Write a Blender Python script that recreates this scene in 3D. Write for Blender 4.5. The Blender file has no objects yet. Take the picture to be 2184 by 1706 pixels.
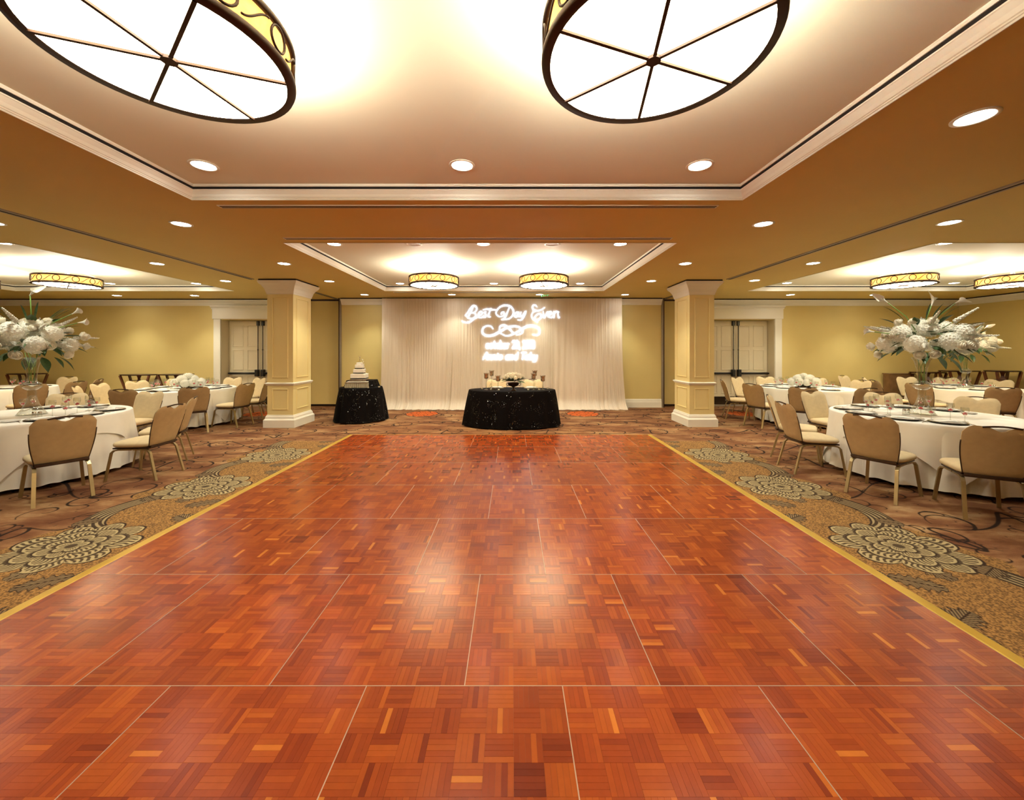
import bpy, bmesh, math, random
import numpy as np
from mathutils import Vector, Matrix
random.seed(7)
PI = math.pi
scene = bpy.context.scene
COL = scene.collection

# ------------------------------------------------------------------ camera, world, exposure
CAMH = 1.587                      # camera height; camera stands at x=0, y=0 and looks along +y
FPX = 838.0                       # focal length in pixels of the 2184-wide frame
cam_d = bpy.data.cameras.new('camera')
cam_d.sensor_width = 36.0
cam_d.lens = FPX * 36.0 / 2184.0
cam_d.shift_y = -(853.0 - 748.0) / 2184.0
cam_d.clip_start = 0.05
cam = bpy.data.objects.new('camera', cam_d)
cam.location = (0, 0, CAMH)
cam.rotation_euler = (PI / 2, 0, 0)
COL.objects.link(cam)
scene.camera = cam
world = bpy.data.worlds.new('world')
scene.world = world
world.use_nodes = True
world.node_tree.nodes['Background'].inputs[0].default_value = (1.0, 0.83, 0.6, 1)
world.node_tree.nodes['Background'].inputs[1].default_value = 0.0
scene.view_settings.view_transform = 'Standard'
scene.view_settings.look = 'None'
scene.view_settings.gamma = 1.0
scene.view_settings.use_curve_mapping = False
scene.view_settings.exposure = 0.62
scene.cycles.max_bounces = 7
scene.cycles.diffuse_bounces = 4
scene.cycles.glossy_bounces = 3
scene.cycles.transmission_bounces = 4
scene.cycles.transparent_max_bounces = 14
scene.cycles.caustics_reflective = False
scene.cycles.caustics_refractive = False
scene.cycles.sample_clamp_indirect = 4.0
scene.cycles.adaptive_threshold = .018
SPOT_W = 60.0                     # power of a recessed downlight
LAMP_W = 74.0                     # power of the bulbs that shine up out of a drum lamp
GLOW = 17.0                        # radiance of the lamp glass
WARM = (1.0, 0.97, 0.78)
LENS = 35.0

CZ = CAMH + 1.47                  # lower ceiling
TZ = CZ + 0.13                    # ceiling inside the trays

# ------------------------------------------------------------------ helpers
def s2l(c):
    return tuple(((v / 255) / 12.92 if v / 255 <= .04045 else ((v / 255 + .055) / 1.055) ** 2.4) for v in c)

def new_mat(name):
    m = bpy.data.materials.new(name)
    m.use_nodes = True
    nt = m.node_tree
    return m, nt, nt.nodes['Principled BSDF']

def link(nt, a, b):
    nt.links.new(a, b)

def coord(nt, kind='Object', scale=(1, 1, 1)):
    tc = nt.nodes.new('ShaderNodeTexCoord')
    mp = nt.nodes.new('ShaderNodeMapping')
    mp.inputs['Scale'].default_value = scale
    link(nt, tc.outputs[kind], mp.inputs[0])
    return mp.outputs[0]

def noise(nt, vec, scale, detail=3, rough=.5):
    n = nt.nodes.new('ShaderNodeTexNoise')
    n.inputs['Scale'].default_value = scale
    n.inputs['Detail'].default_value = detail
    n.inputs['Roughness'].default_value = rough
    link(nt, vec, n.inputs['Vector'])
    return n.outputs['Fac']

def ramp(nt, fac, stops):
    r = nt.nodes.new('ShaderNodeValToRGB')
    e = r.color_ramp.elements
    while len(e) < len(stops):
        e.new(.5)
    for i, (p, c) in enumerate(stops):
        e[i].position = p
        e[i].color = tuple(c) + (1,)
    link(nt, fac, r.inputs[0])
    return r.outputs[0]

def mixc(nt, fac, a, b, mode='MIX'):
    m = nt.nodes.new('ShaderNodeMix')
    m.data_type = 'RGBA'
    m.blend_type = mode
    for k, v in ((0, fac), (6, a), (7, b)):
        if isinstance(v, (int, float)):
            m.inputs[k].default_value = v
        elif isinstance(v, tuple):
            m.inputs[k].default_value = tuple(v) + (1,)
        else:
            link(nt, v, m.inputs[k])
    return m.outputs[2]

def math_n(nt, op, a, b=None, c=None):
    m = nt.nodes.new('ShaderNodeMath')
    m.operation = op
    for k, v in enumerate((a, b, c)):
        if v is None:
            continue
        if isinstance(v, (int, float)):
            m.inputs[k].default_value = v
        else:
            link(nt, v, m.inputs[k])
    return m.outputs[0]

def bump(nt, bs, h, strength=.2, dist=.01):
    b = nt.nodes.new('ShaderNodeBump')
    b.inputs['Strength'].default_value = strength
    b.inputs['Distance'].default_value = dist
    link(nt, h, b.inputs['Height'])
    link(nt, b.outputs[0], bs.inputs['Normal'])

def simple(name, col, rough=.5, metal=0.0, vary=.06, scale=6, bmp=0.0, bscale=300, coat=0.0):
    m, nt, bs = new_mat(name)
    v = coord(nt)
    n = noise(nt, v, scale)
    a = tuple(max(0, c * (1 - vary)) for c in col)
    b = tuple(min(1, c * (1 + vary)) for c in col)
    link(nt, ramp(nt, n, [(.3, a), (.7, b)]), bs.inputs['Base Color'])
    bs.inputs['Roughness'].default_value = rough
    bs.inputs['Metallic'].default_value = metal
    bs.inputs['Coat Weight'].default_value = coat
    if bmp:
        bump(nt, bs, noise(nt, v, bscale, 2), bmp, .003)
    return m

def emit_mat(name, col, strength, vary=None):
    m, nt, bs = new_mat(name)
    bs.inputs['Base Color'].default_value = tuple(col) + (1,)
    bs.inputs['Roughness'].default_value = .4
    bs.inputs['Emission Strength'].default_value = strength
    if vary:
        v = coord(nt)
        f = noise(nt, v, vary[0], 5, .65)
        link(nt, ramp(nt, f, [(.38, vary[1]), (.62, col)]), bs.inputs['Emission Color'])
    else:
        bs.inputs['Emission Color'].default_value = tuple(col) + (1,)
    return m

class MB:
    """collects geometry and links it as one mesh object"""
    def __init__(self):
        self.v, self.f, self.mi, self.sm = [], [], [], []
        self.cur = 0
    def add(self, vs, fs, smooth=False, M=None):
        o = len(self.v)
        for p in vs:
            p = Vector(p)
            self.v.append(tuple(M @ p) if M is not None else tuple(p))
        for f in fs:
            self.f.append(tuple(i + o for i in f))
            self.mi.append(self.cur)
            self.sm.append(smooth)
        return self
    def box(self, x0, x1, y0, y1, z0, z1, ch=0.0, M=None):
        if ch <= 0:
            vs = [(x, y, z) for z in (z0, z1) for y in (y0, y1) for x in (x0, x1)]
            fs = [(0, 2, 3, 1), (4, 5, 7, 6), (0, 1, 5, 4), (2, 6, 7, 3), (0, 4, 6, 2), (1, 3, 7, 5)]
            return self.add(vs, fs, False, M)
        bm = bmesh.new()
        bmesh.ops.create_cube(bm, size=1)
        for v in bm.verts:
            v.co = Vector(((x0 + x1) / 2 + v.co.x * (x1 - x0), (y0 + y1) / 2 + v.co.y * (y1 - y0), (z0 + z1) / 2 + v.co.z * (z1 - z0)))
        bmesh.ops.bevel(bm, geom=bm.edges[:], offset=ch, segments=2, affect='EDGES', profile=.5)
        bm.verts.index_update()
        self.add([v.co[:] for v in bm.verts], [[v.index for v in f.verts] for f in bm.faces], False, M)
        bm.free()
        return self
    def lathe(self, prof, seg=24, M=None, smooth=True, sx=1, sy=1):
        vs, fs = [], []
        n = len(prof)
        for k in range(seg):
            a = 2 * PI * k / seg
            for r, z in prof:
                vs.append((r * math.cos(a) * sx, r * math.sin(a) * sy, z))
        for k in range(seg):
            k2 = (k + 1) % seg
            for j in range(n - 1):
                fs.append((k * n + j, k2 * n + j, k2 * n + j + 1, k * n + j + 1))
        if prof[0][0] < 1e-4:
            pass
        return self.add(vs, fs, smooth, M)
    def tube(self, pts, rad, seg=8, flat=None, M=None, caps=True, closed=False, up=(0, 0, 1)):
        """sweep; rad may be a list; flat=(w,h) makes a rectangular section"""
        P = [Vector(p) for p in pts]
        n = len(P)
        vs, fs = [], []
        prev = None
        for i, p in enumerate(P):
            if closed:
                t = (P[(i + 1) % n] - P[i - 1])
            else:
                t = (P[min(i + 1, n - 1)] - P[max(i - 1, 0)])
            t = t.normalized() if t.length > 1e-9 else Vector((0, 0, 1))
            u = Vector(up) if prev is None else prev
            if abs(u.dot(t)) > .97:
                u = Vector((0, 1, 0)) if abs(t.y) < .9 else Vector((1, 0, 0))
            a = (u - t * u.dot(t)).normalized()
            prev = a
            b = t.cross(a)
            r = rad[i] if isinstance(rad, (list, tuple)) else rad
            if flat:
                w, h = flat
                ring = [(-w, -h), (w, -h), (w, h), (-w, h)]
                vs += [tuple(p + a * (q[1] / 2) + b * (q[0] / 2)) for q in ring]
            else:
                vs += [tuple(p + (a * math.cos(2 * PI * k / seg) + b * math.sin(2 * PI * k / seg)) * r) for k in range(seg)]
        s = 4 if flat else seg
        for i in range(n if closed else n - 1):
            j = (i + 1) % n
            for k in range(s):
                k2 = (k + 1) % s
                fs.append((i * s + k, i * s + k2, j * s + k2, j * s + k))
        if caps and not closed:
            fs.append(tuple(range(s - 1, -1, -1)))
            fs.append(tuple((n - 1) * s + k for k in range(s)))
        return self.add(vs, fs, not flat, M)
    def sweep(self, prof, path, closed=True, M=None):
        """prof: (offset to the left of travel, z); path: xy points, mitred"""
        P = [Vector((p[0], p[1])) for p in path]
        n = len(P)
        vs, fs = [], []
        m = len(prof)
        for i in range(n):
            if closed or 0 < i < n - 1:
                d1 = (P[i] - P[i - 1]).normalized()
                d2 = (P[(i + 1) % n] - P[i]).normalized()
            elif i == 0:
                d1 = d2 = (P[1] - P[0]).normalized()
            else:
                d1 = d2 = (P[-1] - P[-2]).normalized()
            n1 = Vector((-d1.y, d1.x))
            n2 = Vector((-d2.y, d2.x))
            b = (n1 + n2)
            b = b / max(b.dot(n1), 1e-6)
            for o, z in prof:
                q = P[i] + b * o
                vs.append((q.x, q.y, z))
        for i in range(n if closed else n - 1):
            j = (i + 1) % n
            for k in range(m - 1):
                fs.append((i * m + k, j * m + k, j * m + k + 1, i * m + k + 1))
        if not closed:
            fs.append(tuple(range(m)))
            fs.append(tuple((n - 1) * m + k for k in range(m - 1, -1, -1)))
        return self.add(vs, fs, False, M)
    def grid(self, fn, nu, nv, smooth=True, wrapu=False, M=None):
        vs = [fn(i / (nu if wrapu else nu - 1), j / (nv - 1)) for i in range(nu) for j in range(nv)]
        fs = []
        for i in range(nu if wrapu else nu - 1):
            i2 = (i + 1) % nu
            for j in range(nv - 1):
                fs.append((i * nv + j, i2 * nv + j, i2 * nv + j + 1, i * nv + j + 1))
        return self.add(vs, fs, smooth, M)
    def sphere(self, c, r, seg=10, rings=7, sc=(1, 1, 1), M=None):
        def fn(u, v):
            a, b = 2 * PI * u, PI * v
            return (c[0] + r * sc[0] * math.sin(b) * math.cos(a), c[1] + r * sc[1] * math.sin(b) * math.sin(a), c[2] - r * sc[2] * math.cos(b))
        return self.grid(fn, seg, rings, True, True, M)
    def mesh(self, name, mats):
        me = bpy.data.meshes.new(name)
        me.from_pydata(self.v, [], self.f)
        if not isinstance(mats, (list, tuple)):
            mats = [mats]
        for m in mats:
            me.materials.append(m)
        me.polygons.foreach_set('material_index', self.mi)
        me.polygons.foreach_set('use_smooth', self.sm)
        me.update()
        return me
    def obj(self, name, mats, parent=None):
        o = bpy.data.objects.new(name, self.mesh(name, mats))
        COL.objects.link(o)
        if parent:
            o.parent = parent
        return o

def tag(o, label=None, cat=None, group=None, kind=None):
    if label: o['label'] = label
    if cat: o['category'] = cat
    if group: o['group'] = group
    if kind: o['kind'] = kind
    return o

def empty(name, loc=(0, 0, 0), rz=0, label=None, cat=None, group=None, kind=None):
    o = bpy.data.objects.new(name, None)
    o.empty_display_size = .1
    o.location = loc
    o.rotation_euler = (0, 0, rz)
    COL.objects.link(o)
    return tag(o, label, cat, group, kind)

KIDS = {}
def kids(o):
    return [c for c in o.children]

def copy_tree(o, parent=None):
    c = o.copy()
    COL.objects.link(c)
    if parent:
        c.parent = parent
    for ch in list(o.children):
        copy_tree(ch, c)
    return c

def place(proto, first, loc, rz, label, group=None):
    """first: list with one flag; the prototype itself is used once, then copies"""
    o = proto if not first else copy_tree(proto)
    first.append(1)
    o.location = loc
    o.rotation_euler = (0, 0, rz)
    o['label'] = label
    if group:
        o['group'] = group
    return o

def struct(o, label=None, cat=None):
    return tag(o, label, cat, None, 'structure')

# ------------------------------------------------------------------ materials
M = {}
M['wall'] = simple('yellow wall paint', (.70, .575, .235), .6, vary=.03, scale=1.5, bmp=.05)
M['soffit'] = simple('tan ceiling paint', (.68, .53, .185), .7, vary=.02, scale=1.2)
M['tray'] = simple('cream ceiling paint', (.86, .86, .71), .7, vary=.02, scale=1.2)
M['trim'] = simple('cream trim paint', (.88, .86, .74), .45, vary=.02, scale=2)
M['colpaint'] = simple('pale yellow column paint', (.84, .71, .33), .5, vary=.02, scale=2)
M['door'] = simple('cream door paint', (.72, .65, .47), .45, vary=.02, scale=2)
M['black'] = simple('black metal', (.012, .011, .010), .4, vary=.1)
M['gap'] = simple('dark shadow gap', (.010, .008, .007), .9)  # near-black colour stands in for the shade in gaps and slots
M['bronzeplate'] = simple('dark bronze plate', (.035, .022, .012), .35, .6)
M['track'] = simple('grey metal track', (.33, .28, .21), .5, .3)
M['lampmetal'] = simple('dark bronze lamp metal', (.035, .014, .008), .5, .35)
M['gold'] = simple('gold edge strip', (.62, .40, .055), .38, .35, vary=.12, scale=4)
M['joint'] = simple('dark wood joint', (.15, .035, .010), .6)
M['slab'] = simple('dance floor edge metal', (.36, .27, .19), .45, .5)
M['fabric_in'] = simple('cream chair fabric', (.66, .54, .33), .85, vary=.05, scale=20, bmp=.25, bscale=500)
M['fabric_shaded'] = simple('shaded cream chair fabric', (.455, .325, .165), .85, vary=.05, scale=20, bmp=.25, bscale=500)  # same cream fabric, with the shade on chair backs put into the colour
M['leg'] = simple('champagne metal', (.42, .33, .165), .34, .75, vary=.08)
M['frame'] = simple('dark brown metal', (.055, .030, .018), .4, .4)
M['linen'] = simple('white linen', (.90, .89, .82), .8, vary=.02, scale=8, bmp=.15, bscale=400)
M['linen2'] = simple('white overlay linen', (.92, .91, .85), .75, vary=.02, scale=8, bmp=.12, bscale=400)
M['china'] = simple('white china', (.86, .84, .80), .15, vary=.01)
M['charger'] = simple('black charger glaze', (.012, .013, .012), .12, vary=.1)
M['steel'] = simple('cutlery steel', (.7, .68, .64), .18, 1.0)
M['berry'] = simple('red berries', (.62, .03, .03), .3)
def petal_mat(name, col):
    m, nt, bs = new_mat(name)
    link(nt, ramp(nt, noise(nt, coord(nt), 5, 2), [(.3, tuple(c * .94 for c in col)), (.7, col)]), bs.inputs['Base Color'])
    bs.inputs['Roughness'].default_value = .6
    tl = nt.nodes.new('ShaderNodeBsdfTranslucent'); tl.inputs[0].default_value = tuple(col) + (1,)
    mx = nt.nodes.new('ShaderNodeMixShader'); mx.inputs[0].default_value = .38
    link(nt, bs.outputs[0], mx.inputs[1]); link(nt, tl.outputs[0], mx.inputs[2]); link(nt, mx.outputs[0], nt.nodes['Material Output'].inputs[0])
    return m
M['petal'] = petal_mat('white petals', (.93, .92, .84))
M['rose'] = petal_mat('ivory rose petals', (.93, .89, .76))
M['calla'] = simple('calla white', (.88, .87, .78), .35, vary=.03)
M['leaf'] = simple('dark green leaf', (.035, .085, .022), .45, vary=.4, scale=15)
M['stem'] = simple('bright green stem', (.16, .30, .06), .45, vary=.2)
M['wood'] = simple('red brown wood', (.13, .038, .014), .3, vary=.3, scale=9, coat=.3)
M['darkwood'] = simple('dark table top wood', (.045, .018, .010), .25, vary=.2, scale=9)
M['tanwood'] = simple('tan wood', (.19, .10, .042), .45, vary=.15, scale=9)
M['icing'] = simple('white icing', (.84, .79, .68), .5, vary=.01)
M['satin'] = simple('grey satin', (.36, .33, .24), .35, .25, vary=.1, scale=30)
M['wax'] = simple('ivory candle wax', (.85, .78, .58), .45)
M['urn'] = simple('antique bronze', (.10, .055, .03), .3, .8, vary=.3, scale=30)
M['silver'] = simple('antique silver', (.45, .38, .32), .25, .9, vary=.2)
M['tabletop'] = simple('plywood table top', (.30, .20, .11), .6)
M['grille'] = simple('speaker grille', (.60, .52, .40), .6)
M['lens'] = emit_mat('downlight lens', (1.0, .93, .84), LENS)
M['glow'] = emit_mat('lamp alabaster glass', (1.0, .86, .62), GLOW, (3.0, (1.0, .74, .42)))
M['amber'] = emit_mat('amber side glass', (1.0, .56, .17), 1.25, (5.0, (.95, .36, .05)))
M['exit'] = emit_mat('green sign light', (.05, .9, .35), 1.2)

def glass_mat(name, tint=(.97, .98, .96), t=.9):
    m = bpy.data.materials.new(name)
    m.use_nodes = True
    nt = m.node_tree
    nt.nodes.remove(nt.nodes['Principled BSDF'])
    out = nt.nodes['Material Output']
    tr = nt.nodes.new('ShaderNodeBsdfTransparent')
    tr.inputs[0].default_value = tuple(tint) + (1,)
    gl = nt.nodes.new('ShaderNodeBsdfGlossy')
    gl.inputs['Roughness'].default_value = .03
    fr = nt.nodes.new('ShaderNodeLayerWeight')
    fr.inputs[0].default_value = .35
    f = math_n(nt, 'MULTIPLY_ADD', fr.outputs['Facing'], .55, 1 - t)
    mx = nt.nodes.new('ShaderNodeMixShader')
    link(nt, f, mx.inputs[0])
    link(nt, tr.outputs[0], mx.inputs[1])
    link(nt, gl.outputs[0], mx.inputs[2])
    link(nt, mx.outputs[0], out.inputs[0])
    return m
M['glass'] = glass_mat('clear glass', (.93, .94, .91), .93)
M['mercury'] = glass_mat('mercury glass', (.55, .43, .30), .6)

def drape_mat():
    m, nt, bs = new_mat('sheer cream drape')
    v = coord(nt, 'Object', (60, 60, 1))
    f = noise(nt, v, 1.0, 4, .6)
    link(nt, ramp(nt, f, [(.3, (.76, .66, .52)), (.7, (.86, .78, .65))]), bs.inputs['Base Color'])
    bs.inputs['Roughness'].default_value = .75
    tl = nt.nodes.new('ShaderNodeBsdfTranslucent')
    tl.inputs[0].default_value = (.85, .76, .62, 1)
    mx = nt.nodes.new('ShaderNodeMixShader')
    mx.inputs[0].default_value = .22
    link(nt, bs.outputs[0], mx.inputs[1])
    link(nt, tl.outputs[0], mx.inputs[2])
    link(nt, mx.outputs[0], nt.nodes['Material Output'].inputs[0])
    return m
M['drape'] = drape_mat()

def sequin_mat():
    m, nt, bs = new_mat('black sequin cloth')
    v = coord(nt)
    vo = nt.nodes.new('ShaderNodeTexVoronoi')
    vo.inputs['Scale'].default_value = 150
    link(nt, v, vo.inputs['Vector'])
    gm = nt.nodes.new('ShaderNodeNewGeometry')
    sub = nt.nodes.new('ShaderNodeVectorMath'); sub.operation = 'SUBTRACT'
    link(nt, vo.outputs['Color'], sub.inputs[0]); sub.inputs[1].default_value = (.5, .5, .5)
    sc = nt.nodes.new('ShaderNodeVectorMath'); sc.operation = 'SCALE'
    link(nt, sub.outputs[0], sc.inputs[0]); sc.inputs['Scale'].default_value = .9
    ad = nt.nodes.new('ShaderNodeVectorMath'); ad.operation = 'ADD'
    link(nt, gm.outputs['Normal'], ad.inputs[0]); link(nt, sc.outputs[0], ad.inputs[1])
    nm = nt.nodes.new('ShaderNodeVectorMath'); nm.operation = 'NORMALIZE'
    link(nt, ad.outputs[0], nm.inputs[0])
    bs.inputs['Base Color'].default_value = (.005, .004, .004, 1)
    bs.inputs['Roughness'].default_value = .7
    bs.inputs['Specular IOR Level'].default_value = .04
    gl = nt.nodes.new('ShaderNodeBsdfGlossy')
    gl.inputs[0].default_value = (.5, .55, .6, 1)
    gl.inputs['Roughness'].default_value = .12
    link(nt, nm.outputs[0], gl.inputs['Normal'])
    sp = nt.nodes.new('ShaderNodeSeparateColor'); link(nt, vo.outputs['Color'], sp.inputs[0])
    pat = noise(nt, v, 6, 2)
    f = math_n(nt, 'MULTIPLY', math_n(nt, 'GREATER_THAN', sp.outputs[2], .965), math_n(nt, 'GREATER_THAN', pat, .53))
    f = math_n(nt, 'MULTIPLY', f, .35)
    mx = nt.nodes.new('ShaderNodeMixShader')
    link(nt, f, mx.inputs[0]); link(nt, bs.outputs[0], mx.inputs[1]); link(nt, gl.outputs[0], mx.inputs[2])
    link(nt, mx.outputs[0], nt.nodes['Material Output'].inputs[0])
    return m
M['sequin'] = sequin_mat()

def wood_mat():
    """parquet strips: the colour of a strip comes from its face attribute, a panel's own tint from Object Info"""
    m, nt, bs = new_mat('parquet wood')
    at = nt.nodes.new('ShaderNodeAttribute')
    at.attribute_name = 'strip'
    sep = nt.nodes.new('ShaderNodeSeparateColor')
    link(nt, at.outputs['Color'], sep.inputs[0])
    base = ramp(nt, sep.outputs[0], [(0.0, (.095, .016, .008)), (.18, (.165, .028, .010)), (.5, (.24, .047, .012)), (.85, (.32, .078, .015)), (1.0, (.45, .155, .028))])
    v = coord(nt, 'Object', (1, 1, 1))
    n1 = noise(nt, v, 22, 2, .5)
    grain = ramp(nt, n1, [(.3, (.95, .95, .95)), (.7, (1.04, 1.04, 1.04))])
    c = mixc(nt, 1.0, base, grain, 'MULTIPLY')
    oi = nt.nodes.new('ShaderNodeObjectInfo')
    tint = ramp(nt, oi.outputs['Random'], [(0, (.86, .86, .86)), (1, (1.12, 1.08, 1.0))])
    c = mixc(nt, 1.0, c, tint, 'MULTIPLY')
    link(nt, c, bs.inputs['Base Color'])
    r = math_n(nt, 'MULTIPLY_ADD', noise(nt, v, 9, 3), .07, .20)
    link(nt, r, bs.inputs['Roughness'])
    bs.inputs['Specular IOR Level'].default_value = .26
    return m
M['parquet'] = wood_mat()

# ------------------------------------------------------------------ drawn masks (numpy) for the carpet and the projected writing
def catmull(pts, n=10):
    P = [np.array(p, float) for p in pts]
    if len(P) < 3:
        t = np.linspace(0, 1, n)[:, None]
        return P[0] * (1 - t) + P[-1] * t
    P = [2 * P[0] - P[1]] + P + [2 * P[-1] - P[-2]]
    out = []
    for i in range(1, len(P) - 2):
        a, b, c, d = P[i - 1], P[i], P[i + 1], P[i + 2]
        t = np.linspace(0, 1, n, endpoint=False)[:, None]
        out.append(.5 * (2 * b + (c - a) * t + (2 * a - 5 * b + 4 * c - d) * t ** 2 + (3 * b - a - 3 * c + d) * t ** 3))
    out.append(P[-2][None])
    return np.vstack(out)

def stroke(img, pts, w0, w1=None, val=1.0, wrap=False, mid=None):
    """anti-aliased polyline into img[y, x]; widths in pixels taper from w0 to w1 (through mid)"""
    H, W = img.shape
    w1 = w0 if w1 is None else w1
    n = len(pts)
    for i in range(n - 1):
        t = i / max(1, n - 1)
        if mid is not None:
            w = w0 + (mid - w0) * 2 * t if t < .5 else mid + (w1 - mid) * (2 * t - 1)
        else:
            w = w0 + (w1 - w0) * t
        (ax, ay), (bx, by) = pts[i], pts[i + 1]
        r = w / 2 + 1.5
        x0, x1 = int(math.floor(min(ax, bx) - r)), int(math.ceil(max(ax, bx) + r))
        y0, y1 = int(math.floor(min(ay, by) - r)), int(math.ceil(max(ay, by) + r))
        if not wrap:
            x0, x1, y0, y1 = max(0, x0), min(W - 1, x1), max(0, y0), min(H - 1, y1)
            if x1 < x0 or y1 < y0:
                continue
        xs, ys = np.arange(x0, x1 + 1), np.arange(y0, y1 + 1)
        X, Y = np.meshgrid(xs, ys)
        dx, dy = bx - ax, by - ay
        L = dx * dx + dy * dy + 1e-9
        tt = np.clip(((X - ax) * dx + (Y - ay) * dy) / L, 0, 1)
        d = np.hypot(X - ax - tt * dx, Y - ay - tt * dy)
        a = np.clip(w / 2 + .5 - d, 0, 1) * val
        ix = np.ix_(ys % H, xs % W) if wrap else np.ix_(ys, xs)
        img[ix] = np.maximum(img[ix], a)

def blur(img, s):
    if s <= 0:
        return img
    k = int(s * 3) + 1
    g = np.exp(-np.arange(-k, k + 1) ** 2 / (2 * s * s)); g /= g.sum()
    out = np.zeros_like(img)
    p = np.pad(img, ((0, 0), (k, k)))
    for i, w in enumerate(g):
        out += w * p[:, i:i + img.shape[1]]
    p = np.pad(out, ((k, k), (0, 0)))
    out2 = np.zeros_like(img)
    for i, w in enumerate(g):
        out2 += w * p[i:i + img.shape[0], :]
    return out2

def to_image(name, chans):
    H, W = chans[0].shape
    a = np.ones((H, W, 4), np.float32)
    for i, c in enumerate(chans):
        a[:, :, i] = c
    im = bpy.data.images.new(name, W, H, float_buffer=False)
    im.colorspace_settings.name = 'Non-Color'
    im.pixels.foreach_set(a.ravel())
    im.pack()
    return im

rng = np.random.RandomState(5)
def spiral(x, y, a0, r, turns, sgn, n=40):
    """a scroll that leaves (x, y) heading a0 and curls in"""
    pts = []
    cx, cy = x - sgn * r * math.sin(a0) * -1 * -1, y + sgn * r * math.cos(a0)
    ang = math.atan2(y - cy, x - cx)
    for i in range(n + 1):
        t = i / n
        rr = r * (1 - .78 * t ** .9)
        ex, ey = cx, cy
        a = ang + sgn * turns * 2 * PI * t
        pts.append((ex + rr * math.cos(a), ey + rr * math.sin(a)))
    return pts

def carpet_tile():
    N = 1024                         # 4.05 m square
    k = N / 4.05
    ink = np.zeros((N, N)); oran = np.zeros((N, N))
    # long winding vines with curls, then loose scrolls of several sizes
    for row in range(4):
        y0 = (row + .5) * N / 4
        n = 160
        pts = []
        for q in range(n + 1):
            a = 2 * PI * q / n
            pts.append((N * q / n + .055 * N * math.sin(4 * a * 1.0 + row * 1.7), y0 + .062 * N * math.sin(2 * a * 1.0 + row * 2.1) + .03 * N * math.sin(6 * a + row)))
        for q in range(n):
            w = 2.8 + 5.6 * abs(math.sin(q / n * PI * 5 + row))
            stroke(ink, pts[q:q + 2], w, w, wrap=True)
        for q in range(5, n, 9):
            a0 = math.atan2(pts[q + 1][1] - pts[q][1], pts[q + 1][0] - pts[q][0])
            sg = 1 if rng.rand() > .5 else -1
            r = (.10 + .16 * rng.rand()) * k
            sp = spiral(pts[q][0], pts[q][1], a0 + sg * .15, r, .62 + .25 * rng.rand(), sg)
            stroke(ink, sp, 7.0, 2.2, wrap=True)
            e = sp[22]
            stroke(ink, spiral(e[0], e[1], a0 + rng.rand() * 4, r * .42, .6, -sg, 24), 4.5, 1.8, wrap=True)
    for q in range(46):
        x, y = rng.rand(2) * N
        sg = 1 if rng.rand() > .5 else -1
        r = (.07 + .20 * rng.rand() ** 1.5) * k
        sp = spiral(x, y, rng.rand() * 6.28, r, .6 + .3 * rng.rand(), sg)
        stroke(ink, sp, 2.0, 2.0, mid=3.8 + 3.8 * rng.rand(), wrap=True)
    for i in range(230):
        x, y = rng.rand(2) * N
        stroke(ink, [(x, y), (x + rng.rand() * 5, y + rng.rand() * 4)], 3.2, 3.2, .8, wrap=True)
    # orange medallion in the middle of one side
    cx, cy = N * .44, N * .46        # placed so that it falls where the photograph shows it
    Y, X = np.mgrid[0:N, 0:N]
    dx, dy = X - cx, (Y - cy)
    r = np.hypot(dx, dy) / k; th = np.arctan2(dy, dx)
    edge = .36 + .045 * np.abs(np.cos(4 * th)) ** .6
    inside = r < edge
    oran = np.where(inside, 1.0, 0.0)
    pet = np.abs(((th * 8 / PI) % 2) - 1)
    lines = ((np.abs(r - .10 - .03 * np.cos(8 * th)) < .010) | (np.abs(r - .20 - .05 * np.cos(8 * th)) < .011) |
             (np.abs(r - .30 - .04 * np.cos(8 * th + PI)) < .010) | ((pet < .07) & (r > .12) & (r < .33)))
    ring = (r > edge - .012) & (r < edge + .028)
    clear = r < .48
    ink = np.where(clear, 0, ink)
    ink = np.where(inside & lines, .95, ink)
    ink = np.where(ring & (np.sin(16 * th) > -.6), 1.0, ink)
    out = (np.abs(r - .445 - .02 * np.cos(12 * th)) < .009) & (np.sin(12 * th) > -.2)
    ink = np.where(out, .8, ink)
    return to_image('carpet scroll mask', [blur(ink, .6), oran, np.zeros((N, N))])

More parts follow.
